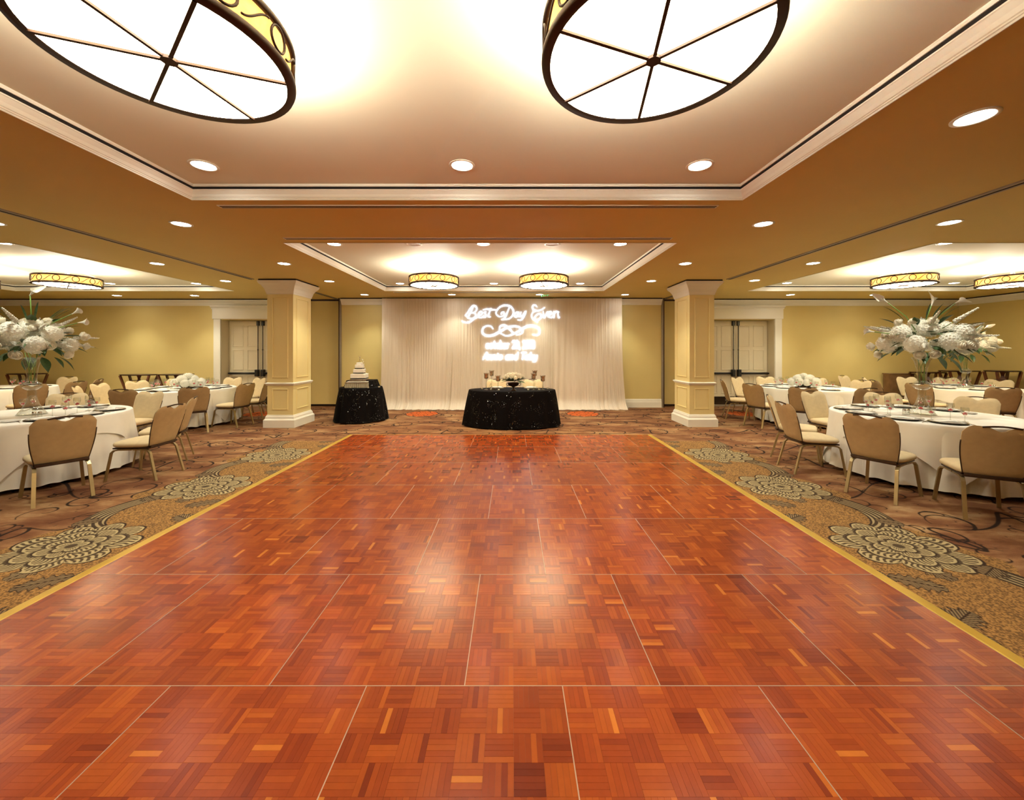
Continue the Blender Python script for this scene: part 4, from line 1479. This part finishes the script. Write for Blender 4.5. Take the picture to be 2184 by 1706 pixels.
banquet(*LT2, .90, BL, [(-45, 1.48, 'near seat right of centre'), (-12, 1.52, 'right seat turned sideways'), (18, 1.5, 'seat beside the column'), (62, 1.5, 'far right seat by the column'), (93, 1.5, 'far seat before the door'),
                       (135, 1.5, 'far seat left of the flowers'), (162, 1.5, 'far left seat'), (-84, 1.5, 'near seat left of centre'), (191, 1.58, 'left end seat'), (218, 1.6, 'near left end seat')], 15, deg(35))
banquet(*LT3, .90, CL, [(97, 1.6, 'far seat'), (28, 1.65, 'far right seat'), (3, 1.7, 'right end seat'), (-22, 1.75, 'near right seat')], 16, deg(20), False)

# salt and pepper pairs
for (t, lst) in ((FR, [(RT1, -.28, -.05), (RT1, -.05, .40)]), (FLT, [(LT1, .33, -.25)]), (BL, [(LT2, -.25, -.15)]), (CR, [(RT3, .35, -.2)])):
    for (c, dx, dy) in lst:
        place(shaker_p, PF['shaker'], (c[0] + dx, c[1] + dy, .7675), 0, 'steel capped glass shaker, left one %s of the vase, %s' % ('in front' if dy < 0.1 else 'behind', t), 'table shakers')
        place(shaker_p, PF['shaker'], (c[0] + dx + .06, c[1] + dy + .01, .7675), 0, 'steel capped glass shaker, right one %s of the vase, %s' % ('in front' if dy < 0.1 else 'behind', t), 'table shakers')

# ------------------------------------------------------------------ flowers
def hydrangea_mesh(seed):
    r = random.Random(seed)
    cen = []
    n = 130
    for i in range(n):
        z = 1 - 2 * (i + .5) / n
        a = PI * (1 + 5 ** .5) * i
        q = math.sqrt(1 - z * z)
        cen.append(Vector((q * math.cos(a), q * math.sin(a), z)))
    b = MB()
    b.sphere((0, 0, 0), .88, 16, 11)
    for c in cen:
        c = c.normalized()
        s = .95 + r.uniform(-.05, .06)
        u = c.orthogonal().normalized(); w = c.cross(u)
        th = r.uniform(0, PI)
        for k in range(4):
            a = th + k * PI / 2
            d = u * math.cos(a) + w * math.sin(a)
            e = u * math.cos(a + PI / 2) + w * math.sin(a + PI / 2)
            p0 = c * (s - .05)
            pts = [p0, p0 + d * .065 + e * .055 + c * .05, p0 + d * .13 + c * .055, p0 + d * .065 - e * .055 + c * .05]
            b.add([tuple(p) for p in pts], [(0, 1, 2, 3)], False)
    return b.mesh('hydrangea', M['petal'])
def rose_mesh(seed, mat):
    r = random.Random(seed)
    b = MB()
    b.sphere((0, 0, 0), .74, 12, 9, (1, 1, .95))
    for layer, (rad, n, tilt, top) in enumerate(((.40, 2, .0, .86), (.62, 3, .0, .72), (.80, 4, .04, .50), (.94, 5, .12, .22))):
        for k in range(n):
            a0 = 2 * PI * k / n + layer * .6 + r.uniform(-.1, .1)
            wd = PI / n * 1.25
            def fn(u, v, a0=a0, wd=wd, rad=rad, tilt=tilt, top=top):
                a = a0 + (u - .5) * 2 * wd
                edge = 1 - .30 * abs(2 * u - 1) ** 2.5
                z = -.6 + (top + .6) * v * edge
                rr = rad * (.5 + .5 * math.sin(min(1, v * 1.2) * PI / 2)) + tilt * v * v
                return (rr * math.cos(a), rr * math.sin(a), z)
            b.grid(fn, 6, 5)
    return b.mesh('rose', mat)
def calla_mesh():
    b = MB()
    def fn(u, v):
        a = 2 * PI * u
        rr = .006 + .034 * v ** 1.8
        z = .13 * v
        tip = max(0, math.cos(a)) ** 3
        z += .06 * tip * v ** 3 - .025 * (1 - max(0, math.cos(a))) * v ** 3
        x = rr * math.cos(a) * (1 + .9 * tip * v ** 3)
        return (x, rr * math.sin(a), z)
    b.grid(fn, 20, 10, True, True)
    b.tube([(0, 0, .02), (0, 0, .10)], .005, 6)
    return b
def leaf_mesh():
    def fn(u, v):
        w = .5 * math.sin(min(1, v * 1.05) * PI) ** .8 * (.38)
        x = (u - .5) * 2 * w
        return (x, v, -.25 * v * v + .35 * abs(x))
    return MB().grid(fn, 5, 8, True).mesh('leaf', M['leaf'])
def blade_mesh():
    def fn(u, v):
        w = .035 * math.sin(min(1, v * 1.02 + .02) * PI) ** .6
        x = (u - .5) * 2 * w
        return (x, v, -.22 * v * v + .5 * abs(x))
    return MB().grid(fn, 3, 8, True).mesh('blade_leaf', M['leaf'])
def spike_mesh(seed):
    r = random.Random(seed)
    b = MB()
    b.cur = 1
    b.tube([(0, 0, 0), (0, .01, .5), (0, .05, 1)], [.012, .010, .005], 5)
    b.cur = 0
    for i in range(40):
        t = .35 + .65 * i / 40
        s = .040 * (1.3 - t)
        a = i * 2.4
        b.sphere((.045 * math.cos(a) * (1.2 - t), .045 * math.sin(a) * (1.2 - t) + .05 * t * t, t), s + .008, 5, 4)
    return b.mesh('flower_spike', [M['petal'], M['stem']])
HY = [hydrangea_mesh(s) for s in (1, 2)]
RO = [rose_mesh(s, M['rose']) for s in (1, 2)]
CALLA = calla_mesh().mesh('calla_lily', M['calla'])
LEAF, BLADE, SPIKE = leaf_mesh(), blade_mesh(), spike_mesh(3)
def inst(name, me, parent, loc, d, s, spin=0.0):
    """an object of mesh me with its +z axis turned along d"""
    o = bpy.data.objects.new(name, me)
    COL.objects.link(o); o.parent = parent
    q = Vector(d).normalized().to_track_quat('Z', 'Y').to_matrix().to_4x4()
    sc = Matrix.Diagonal((s, s, s, 1)) if not isinstance(s, tuple) else Matrix.Diagonal(tuple(s) + (1,))
    o.matrix_local = Matrix.Translation(loc) @ q @ Matrix.Rotation(spin, 4, 'Z') @ sc
    return o
def inst_y(name, me, parent, loc, d, s):
    """+y axis turned along d, +z up"""
    o = bpy.data.objects.new(name, me)
    COL.objects.link(o); o.parent = parent
    q = Vector(d).normalized().to_track_quat('Y', 'Z').to_matrix().to_4x4()
    o.matrix_local = Matrix.Translation(loc) @ q @ Matrix.Diagonal((s, s, s, 1))
    return o

def tall_arrangement(cx, cy, label, seed, callas, grp):
    r = random.Random(seed)
    e = empty('floral_centerpiece', (cx, cy, .7675), label=label, cat='flowers', group=grp)
    vase = MB().lathe([(.0, .004), (.135, .0), (.137, .004), (.10, .06), (.062, .14), (.044, .22), (.040, .285), (.040, .315)], 28)
    vase.lathe([(.040, .315), (.060, .325), (.092, .355), (.096, .375), (.085, .40), (.055, .42), (.045, .43)], 28)
    vase.lathe([(.045, .43), (.046, .50), (.056, .60), (.078, .69), (.105, .735)], 28)
    vase.obj('vase', M['glass'], e)
    st = MB()
    for k in range(5):
        a = 2 * PI * k / 5
        st.tube([(.025 * math.cos(a + 2), .025 * math.sin(a + 2), .40), (.03 * math.cos(a + 1), .03 * math.sin(a + 1), .60), (.06 * math.cos(a), .06 * math.sin(a), .80)], .0032, 5)
    o = st.obj('stems', M['stem'], e); o['kind'] = 'stuff'
    c0 = Vector((0, 0, .96))
    # hydrangea heads on a flattened dome
    spots = []
    for (az, el, rr) in [(270, -5, .33), (325, -12, .40), (215, -10, .40), (20, -12, .38), (165, -10, .38), (90, -8, .36), (240, 38, .24), (320, 36, .26), (60, 35, .25), (150, 34, .25), (0, 85, .20), (295, 14, .38), (195, 12, .40), (345, 12, .40)]:
        a, l = deg(az), deg(el)
        p = Vector((math.cos(a) * math.cos(l) * rr, math.sin(a) * math.cos(l) * rr, math.sin(l) * rr * .85))
        spots.append(p)
    for i, p in enumerate(spots):
        s = .116 * r.uniform(.85, 1.1)
        inst('hydrangea', HY[i % 2], e, c0 + p, p, (s, s, s * .85), r.uniform(0, 6))
    for i in range(24):
        a = deg(360 / 24 * i + r.uniform(-9, 9)); l = deg(r.choice((-30, -12, 8, 26, 50)))
        rr = .475 + r.uniform(-.03, .03) if l < .4 else .38
        p = Vector((math.cos(a) * math.cos(l) * rr, math.sin(a) * math.cos(l) * rr, math.sin(l) * rr * .8))
        inst('rose', RO[i % 2], e, c0 + p, p, .052 * r.uniform(.9, 1.15), r.uniform(0, 6))
    for i in range(26):
        a = deg(360 / 26 * i + 5); l = deg((-20, 5, 25)[i % 3])
        p = Vector((math.cos(a) * math.cos(l), math.sin(a) * math.cos(l), math.sin(l)))
        inst_y('leaf', LEAF, e, c0 + p * .16 + Vector((0, 0, -.02)), p, .24)
    for i in range(26):
        a = deg(360 / 26 * i + r.uniform(-6, 6)); l = deg(r.choice((-40, -25, -10, 15, 45)))
        p = Vector((math.cos(a) * math.cos(l), math.sin(a) * math.cos(l), math.sin(l)))
        inst_y('leaf', LEAF, e, c0 + p * .30 + Vector((0, 0, -.03)), p, r.uniform(.17, .24))
    for i in range(22):
        a = deg(360 / 22 * i + r.uniform(-8, 8)); l = deg(r.choice((-5, 8, 25, 55)))
        p = Vector((math.cos(a) * math.cos(l), math.sin(a) * math.cos(l), math.sin(l)))
        inst_y('blade_leaf', BLADE, e, c0 + p * .30, p, r.uniform(.24, .34))
    for i in range(13):
        a = deg(360 / 13 * i + r.uniform(-10, 10)); l = deg(r.choice((-8, 5, 20, 35)))
        p = Vector((math.cos(a) * math.cos(l), math.sin(a) * math.cos(l), math.sin(l)))
        inst('flower_spike', SPIKE, e, c0 + p * .24, p, .34 * r.uniform(.8, 1.2), r.uniform(0, 6))
    for (dx, dy, dz, bend) in callas:
        end = c0 + Vector((dx, dy, dz))
        mid = c0 + Vector((dx * .45, dy * .45, dz * .62))
        g = MB().tube([tuple(c0 + Vector((dx * .15, dy * .15, .10))), tuple(mid), tuple(end)], .006, 6).obj('calla_stem', M['stem'], e)
        d = (end - mid) + Vector(bend)
        inst('calla_lily', CALLA, e, end - d.normalized() * .01, d, 1.0, r.uniform(0, 6))
    return e
tall_arrangement(*RT1, 'tall glass vase of white hydrangeas, roses and callas, ' + FR, 5,
                 [(-.50, -.05, .48, (-.10, 0, .02)), (.02, -.1, .44, (.04, 0, .2)), (.38, -.05, .47, (.3, 0, .05)), (-.72, -.1, .10, (-.3, 0, .02))], 'tall white centrepieces')
tall_arrangement(*RT3, 'tall glass vase of ivory flowers, ' + CR, 6, [(.42, 0, .36, (.2, 0, .05)), (-.3, .1, .4, (-.1, 0, .1))], 'tall white centrepieces')
tall_arrangement(*LT1, 'tall glass vase of white flowers at the left edge, ' + FLT, 7,
                 [(.10, -.1, .56, (.25, 0, .04)), (.58, -.05, .33, (.2, 0, .10)), (.60, .0, .22, (.3, 0, -.03)), (-.4, 0, .3, (-.2, 0, .1))], 'tall white centrepieces')

def low_arrangement(cx, cy, label, seed):
    r = random.Random(seed)
    e = empty('hydrangea_bowl', (cx, cy, .7675), label=label, cat='flowers', group='low hydrangea bowls')
    MB().lathe([(0, .0), (.09, .0), (.13, .03), (.14, .07), (.13, .075), (.10, .03), (0, .02)], 24).obj('bowl', M['charger'], e)
    pts = [(0, 0, .25), (.15, 0, .20), (-.15, 0, .20), (0, .15, .20), (0, -.15, .20), (.2, -.12, .13), (-.2, -.12, .13), (.2, .12, .13), (-.2, .12, .13), (.10, -.2, .12), (-.08, -.2, .12), (.28, 0, .11), (-.27, 0, .11)]
    for i, p in enumerate(pts):
        p = Vector(p)
        s = .098 * r.uniform(.85, 1.1)
        inst('hydrangea', HY[i % 2], e, p, p, (s, s, s * .85), r.uniform(0, 6))
    for i in range(14):
        a = 2 * PI * i / 14 + r.uniform(-.2, .2)
        p = Vector((math.cos(a), math.sin(a), r.uniform(-.1, .7)))
        inst_y('leaf', LEAF, e, Vector((math.cos(a) * .08, math.sin(a) * .08, .09)), p, .2)
low_arrangement(RT2[0] - .03, RT2[1], 'low bowl of white hydrangeas, ' + BR, 1)
low_arrangement(LT2[0] + .06, LT2[1], 'low bowl of white hydrangeas, ' + BL, 2)

# ------------------------------------------------------------------ sweetheart table
SX, SY = 0.0, 8.40
t = empty('oval_table', (SX, SY, 0), label='oval head table hidden under black sequin cloth', cat='table')
MB().lathe([(0, .73), (.90, .73), (.905, .745), (.9, .757), (0, .757)], 48, sy=.56).obj('tabletop', M['tabletop'], t)
for (a, c) in ((-.6, -.2), (.6, -.2), (-.6, .2), (.6, .2)):
    MB().tube([(a, c, .73), (a, c, 0)], .016, 8).obj('leg', M['steel'], t)
def black_cloth(R, sy, seed, flare, fold, nf):
    b = cloth_mesh(R, seed, .762, .010, flare, fold, nf)
    b.v = [(v[0], v[1] * sy, v[2]) for v in b.v]
    return b
o = black_cloth(.912, .56, 21, .11, .050, 13).obj('sequin_tablecloth', M['sequin']); o.location = (SX, SY, 0)
tag(o, 'black sequin tablecloth on the oval table before the drapes', 'tablecloth', 'black sequin cloths')
ZT = .7635
put_chair(-.37, 9.13, deg(-90), 'left cream chair behind the black sequin table', 'chairs behind the sequin table')
put_chair(.50, 9.13, deg(-90), 'right cream chair behind the black sequin table', 'chairs behind the sequin table')
for x, w in ((-.33, 'left'), (.42, 'right')):
    place(plate_p, PF['plate'], (x, 8.58, ZT + .012), 0, 'white dinner plate on the black sequin table, %s one' % w, 'plates on the sequin table')
    place(charger_p, PF['charger'], (x, 8.58, ZT + .002), 0, 'dark charger on the black sequin table, %s one' % w, 'chargers on the sequin table')
    place(nap_p, PF['nap'], (x, 8.58, ZT + .024), 0, 'white napkin on the black sequin table, %s one' % w, 'napkins on the sequin table')

def hurricane(x, y, hh, label):
    e = empty('candle_holder', (x, y, ZT), label=label, cat='candle holder', group='mercury glass candle holders')
    MB().lathe([(0, .002), (.045, .002), (.045, .006), (.012, .012), (.008, .03), (.016, .045), (.008, .06), (.014, .10), (.008, .13), (.008, hh - .16), (.018, hh - .145), (.010, hh - .13), (.03, hh - .12)], 14).obj('stem', M['glass'], e)
    MB().lathe([(0, hh - .12), (.036, hh - .118), (.045, hh - .10), (.046, hh - .05), (.050, hh - .02), (.062, hh), (.060, hh)], 16).obj('cup', M['mercury'], e)
    MB().lathe([(0, hh - .115), (.022, hh - .115), (.022, hh - .06), (0, hh - .06)], 10).obj('candle', M['wax'], e)
for (px, top, y, lab) in ((1037.2, 795.5, 8.30, 'second from the left end'), (1048.5, 790, 8.45, 'tallest, left group'), (1062.3, 801, 8.15, 'shortest, left of the flowers'),
                          (1140.5, 790, 8.50, 'tall one at the back, right group'), (1138.0, 796, 8.22, 'front one, right group'), (1157.7, 801, 8.30, 'rightmost')):
    x = (px - 1092) / FPX * y
    hh = CAMH - (top - 748) / FPX * y - ZT
    hurricane(x, y, hh, 'footed mercury glass candle holder on the sequin table, ' + lab)
def tealight(x, y, z, label, grp):
    e = empty('tea_light', (x, y, z), label=label, cat='candle', group=grp)
    MB().lathe([(0, .001), (.024, .001), (.027, .035), (.024, .035), (.022, .006)], 12).obj('cup', M['glass'], e)
    MB().lathe([(0, .004), (.021, .004), (.021, .026), (0, .027)], 10).obj('wax', M['wax'], e)
for i, (px, py) in enumerate(((1028, 829.5), (1047, 831.5), (1064, 832.5), (1126.5, 832), (1150, 831.5), (1168, 829))):
    y = (CAMH - ZT) * FPX / (py + .8 - 748)
    y = min(max(y, 8.02), 8.75)
    tealight((px - 1092) / FPX * y, y, ZT, 'ivory tea light on the sequin table, ' + ('leftmost', 'second from left', 'third from left', 'fourth from left', 'fifth from left', 'rightmost')[i], 'tea lights on the sequin table')
# urn of ivory roses
e = empty('rose_urn', ((1095 - 1092) / FPX * 8.15, 8.15, ZT), label='bronze footed urn of ivory roses on the sequin table', cat='flowers')
MB().lathe([(0, 0), (.055, 0), (.058, .012), (.030, .022), (.018, .045), (.020, .065), (.05, .085), (.095, .10), (.112, .125), (.118, .16), (.125, .165), (.11, .165), (.10, .12), (0, .10)], 28).obj('urn', M['urn'], e)
for s in (-1, 1):
    MB().tube([(s * .11, 0, .15), (s * .145, 0, .15), (s * .15, 0, .12), (s * .12, 0, .10), (s * .10, 0, .108)], .006, 6).obj('handle', M['urn'], e)
rr = random.Random(9)
for i in range(26):
    a = 2.4 * i; q = math.sqrt((i + .5) / 26)
    p = Vector((math.cos(a) * q * .20, math.sin(a) * q * .15, .24 + .10 * math.sqrt(max(0, 1 - q * q))))
    inst('rose', RO[i % 2], e, p, (p.x, p.y, .25), .048 * rr.uniform(.9, 1.2), rr.uniform(0, 6))
for i in range(26):
    a = 2 * PI * i / 26
    d = Vector((math.cos(a), math.sin(a), rr.uniform(.0, 1.1)))
    inst_y('leaf', LEAF, e, Vector((math.cos(a) * .10, math.sin(a) * .08, .19)), d, rr.uniform(.14, .2))
# wire script word
cw = MB()
word = [[(0, .0), (.02, .03), (.05, .10), (.065, .11), (.06, .06), (.045, .0), (.03, .02), (.07, .05), (.09, .05)],
        [(.09, .05), (.085, .01), (.10, .045), (.115, .01), (.12, .045), (.135, .01), (.145, .04)],
        [(.145, .04), (.14, .012), (.155, .008), (.165, .03), (.15, .04), (.17, .03)],
        [(.17, .04), (.175, .01), (.185, .04), (.195, .035)],
        [(.20, .022), (.215, .03), (.21, .042), (.20, .03), (.205, .01), (.225, .012)]]
for st in word:
    c = catmull([(p[0], p[1]) for p in st], 6)
    cw.tube([(p[0] * 1.15, 0, p[1] * 1.15 + .012) for p in c], .0028, 5)
cw.tube([(-.01, 0, .008), (.27, 0, .008)], .003, 5)
o = cw.obj('wire_word', M['urn']); o.location = ((1040 - 1092) / FPX * 8.22, 8.22, ZT - .004)
tag(o, 'small cursive wire word on the sequin table, left of the flowers', 'sign')

# ------------------------------------------------------------------ cake table
KX, KY = -3.46, 9.02
t = empty('cake_table', (KX, KY, 0), label='small round table hidden under black sequin cloth', cat='table')
MB().lathe([(0, .73), (.44, .73), (.45, .745), (.445, .757), (0, .757)], 36).obj('tabletop', M['tabletop'], t)
MB().tube([(0, 0, .73), (0, 0, .03)], .03, 10).box(-.28, .28, -.03, .03, 0, .03, .005).box(-.03, .03, -.28, .28, 0, .03, .005).obj('pedestal', M['steel'], t)
o = black_cloth(.452, 1.0, 23, .115, .046, 9).obj('sequin_tablecloth', M['sequin']); o.location = (KX, KY, 0)
tag(o, 'black sequin tablecloth on the round cake table', 'tablecloth', 'black sequin cloths')
# black draped riser
b = MB()
def riser(u, v):
    a = 2 * PI * u
    k = max(abs(math.cos(a)), abs(math.sin(a)))
    w = .29 + (.045 + .012 * math.sin(9 * a)) * v
    s = 1 / k
    s = s if s < 1.32 else 1.32
    return (w * s * math.cos(a), (w - .06) * s * math.sin(a), .148 * (1 - v) + .002)
b.grid(riser, 64, 5, True, True)
b.grid(lambda u, v: ((.29 * min(1.32, 1 / max(abs(math.cos(2 * PI * u)), abs(math.sin(2 * PI * u)))) * math.cos(2 * PI * u)) * v, (.23 * min(1.32, 1 / max(abs(math.cos(2 * PI * u)), abs(math.sin(2 * PI * u)))) * math.sin(2 * PI * u)) * v, .15), 64, 3, True, True)
o = b.obj('cake_riser', M['sequin']); o.location = (KX, KY + .06, .7635)
tag(o, 'black cloth covered riser behind the cake stand', 'riser')
e = empty('cake_stand', (KX - .01, KY - .10, .7635), deg(5), 'square grey satin skirted cake stand on the black table', 'cake stand')
def skirt(u, v):
    # square ring with small pleats
    per = u * 4
    side = int(per) % 4; f = per - int(per)
    h = .235
    c = [(-h, -h), (h, -h), (h, h), (-h, h)]
    a, bb = c[side], c[(side + 1) % 4]
    x, y = a[0] + (bb[0] - a[0]) * f, a[1] + (bb[1] - a[1]) * f
    nx, ny = [(0, -1), (1, 0), (0, 1), (-1, 0)][side]
    w = (.006 + .006 * math.sin(f * 2 * PI * 11)) * math.sin(f * PI) ** .2 * (v * .8 + .2) if 0 < f < 1 else 0
    return (x * (1 + .03 * v) + nx * w, y * (1 + .03 * v) + ny * w, .118 * (1 - v) + .003)
MB().grid(skirt, 176, 4, False, True).obj('skirt', M['satin'], e)
MB().box(-.245, .245, -.245, .245, .112, .124, .003).obj('top_board', M['silver'], e)
c = empty('wedding_cake', (KX - .005, KY - .09, .7635 + .125), deg(7), 'square white four tier wedding cake with black ribbons', 'cake')
MB().box(-.225, .225, -.225, .225, 0, .012, .003).obj('cake_board', M['icing'], c)
z = .013
for (w, hgt, gap) in ((.350, .045, 0), (.320, .105, 1), (.225, .090, 1), (.165, .090, 1), (.115, .045, 0)):
    if gap:
        MB().box(-w / 2 + .02, w / 2 - .02, -w / 2 + .02, w / 2 - .02, z, z + .018, .002).obj('tier_base', M['icing'], c)
        z += .014
        MB().box(-w / 2 - .002, w / 2 + .002, -w / 2 - .002, w / 2 + .002, z, z + .016).obj('ribbon', M['black'], c)
    MB().box(-w / 2, w / 2, -w / 2, w / 2, z + .001, z + hgt, .008).obj('tier', M['icing'] if gap else M['silver'] if w > .3 else M['icing'], c)
    z += hgt
rr = random.Random(2)
for k in range(7):
    inst('rose', RO[k % 2], c, Vector((.16 - .012 * k, -.10 + .01 * (k % 3), .20 + .055 * k * .9)), (1, -.5, .3), .016)
tp = MB()
tp.tube([(-.012, 0, z - .003), (-.002, 0, z + .06), (.008, 0, z + .10), (.028, 0, z + .155)], .004, 6)
tp.tube([(.008, 0, z + .10), (-.008, 0, z + .13), (-.022, 0, z + .155)], .004, 6)
for k in range(8):
    tp.sphere((-.05 + .013 * k, 0, z + .004 + .006 * (k % 2)), .006, 6, 4)
tp.obj('monogram_topper', M['silver'], c)
for (px, py, lab) in ((736.5, 826, 'left'), (747.5, 828, 'front left'), (785, 828, 'front right'), (808.5, 824, 'right')):
    y = 8.66 if 'front' in lab else 8.80
    tealight((px - 1092) / FPX * y, y, .7635, 'ivory tea light at the cake, ' + lab + ' one', 'tea lights around the cake')

# ------------------------------------------------------------------ wooden side tables and spare chairs by the back walls
def side_table(x0, x1, y, z, label):
    xc, w = (x0 + x1) / 2, (x1 - x0) / 2
    e = empty('side_table', (xc, y, 0), label=label, cat='table', group='dark wooden side tables by the back walls')
    MB().lathe([(0, z - .028), (.92, z - .028), (1.0, z - .010), (1.0, z - .004), (.97, z), (0, z)], 40, sx=w, sy=.26).obj('tabletop', M['darkwood'], e)
    for s in (-1, 1):
        for d in (-.13, .13):
            MB().tube([(s * w * .80, d, z - .03), (s * w * .45, d * .8, z * .45), (s * w * .22, d * .8, 0)], 0, flat=(.040, .045), up=(0, 1, 0)).obj('leg', M['wood'], e)
    b = MB()
    b.lathe([(.075, z - .03), (.045, z - .09), (.038, z - .13), (.055, z - .19), (.085, z - .24)], 4, smooth=False)
    b.obj('bracket', M['wood'], e)
    MB().box(-w * .5, w * .5, -.02, .02, z - .27, z - .235, .004).obj('stretcher', M['wood'], e)
for (p0, p1, py, y, lab) in ((20, 97, 796, 10.6, 'dark wooden side table at the far left, by the wall'), (258, 335, 798, 10.7, 'dark wooden side table left of the hydrangea bowl'), (339, 412, 797.5, 10.75, 'dark wooden side table behind the hydrangea bowl'),
                             (1943, 2015, 793, 10.80, 'dark wooden side table behind the tall vase'), (2006, 2087, 790, 10.42, 'dark wooden side table behind the far vase'), (2106, 2170, 790, 9.7, 'dark wooden side table at the right edge')):
    side_table((p0 - 1092) / FPX * y, (p1 - 1092) / FPX * y, y, CAMH - (py - 748) / FPX * y, lab)
e = empty('wooden_cabinet', (10.84, 11.02, 0), label='plain brown wooden cabinet by the right wing wall', cat='cabinet')
MB().box(-.34, .34, -.1, .1, .04, .93, .006).obj('body', M['tanwood'], e)
MB().box(-.36, .36, -.115, .115, .93, .955, .004).obj('top', M['tanwood'], e)
for s in (-1, 1):
    l = MB().box(min(0, s * .33) + .004, max(0, s * .33) - .004, -.115, -.1, .08, .90, .003).obj('door', M['tanwood'], e)
    MB().sphere((s * .03, -.125, .5), .012, 8, 6).obj('knob', M['steel'], l)
put_chair(9.25, 10.55, deg(-70), 'spare cream chair left of the wooden cabinet', 'spare chairs by the cabinet')
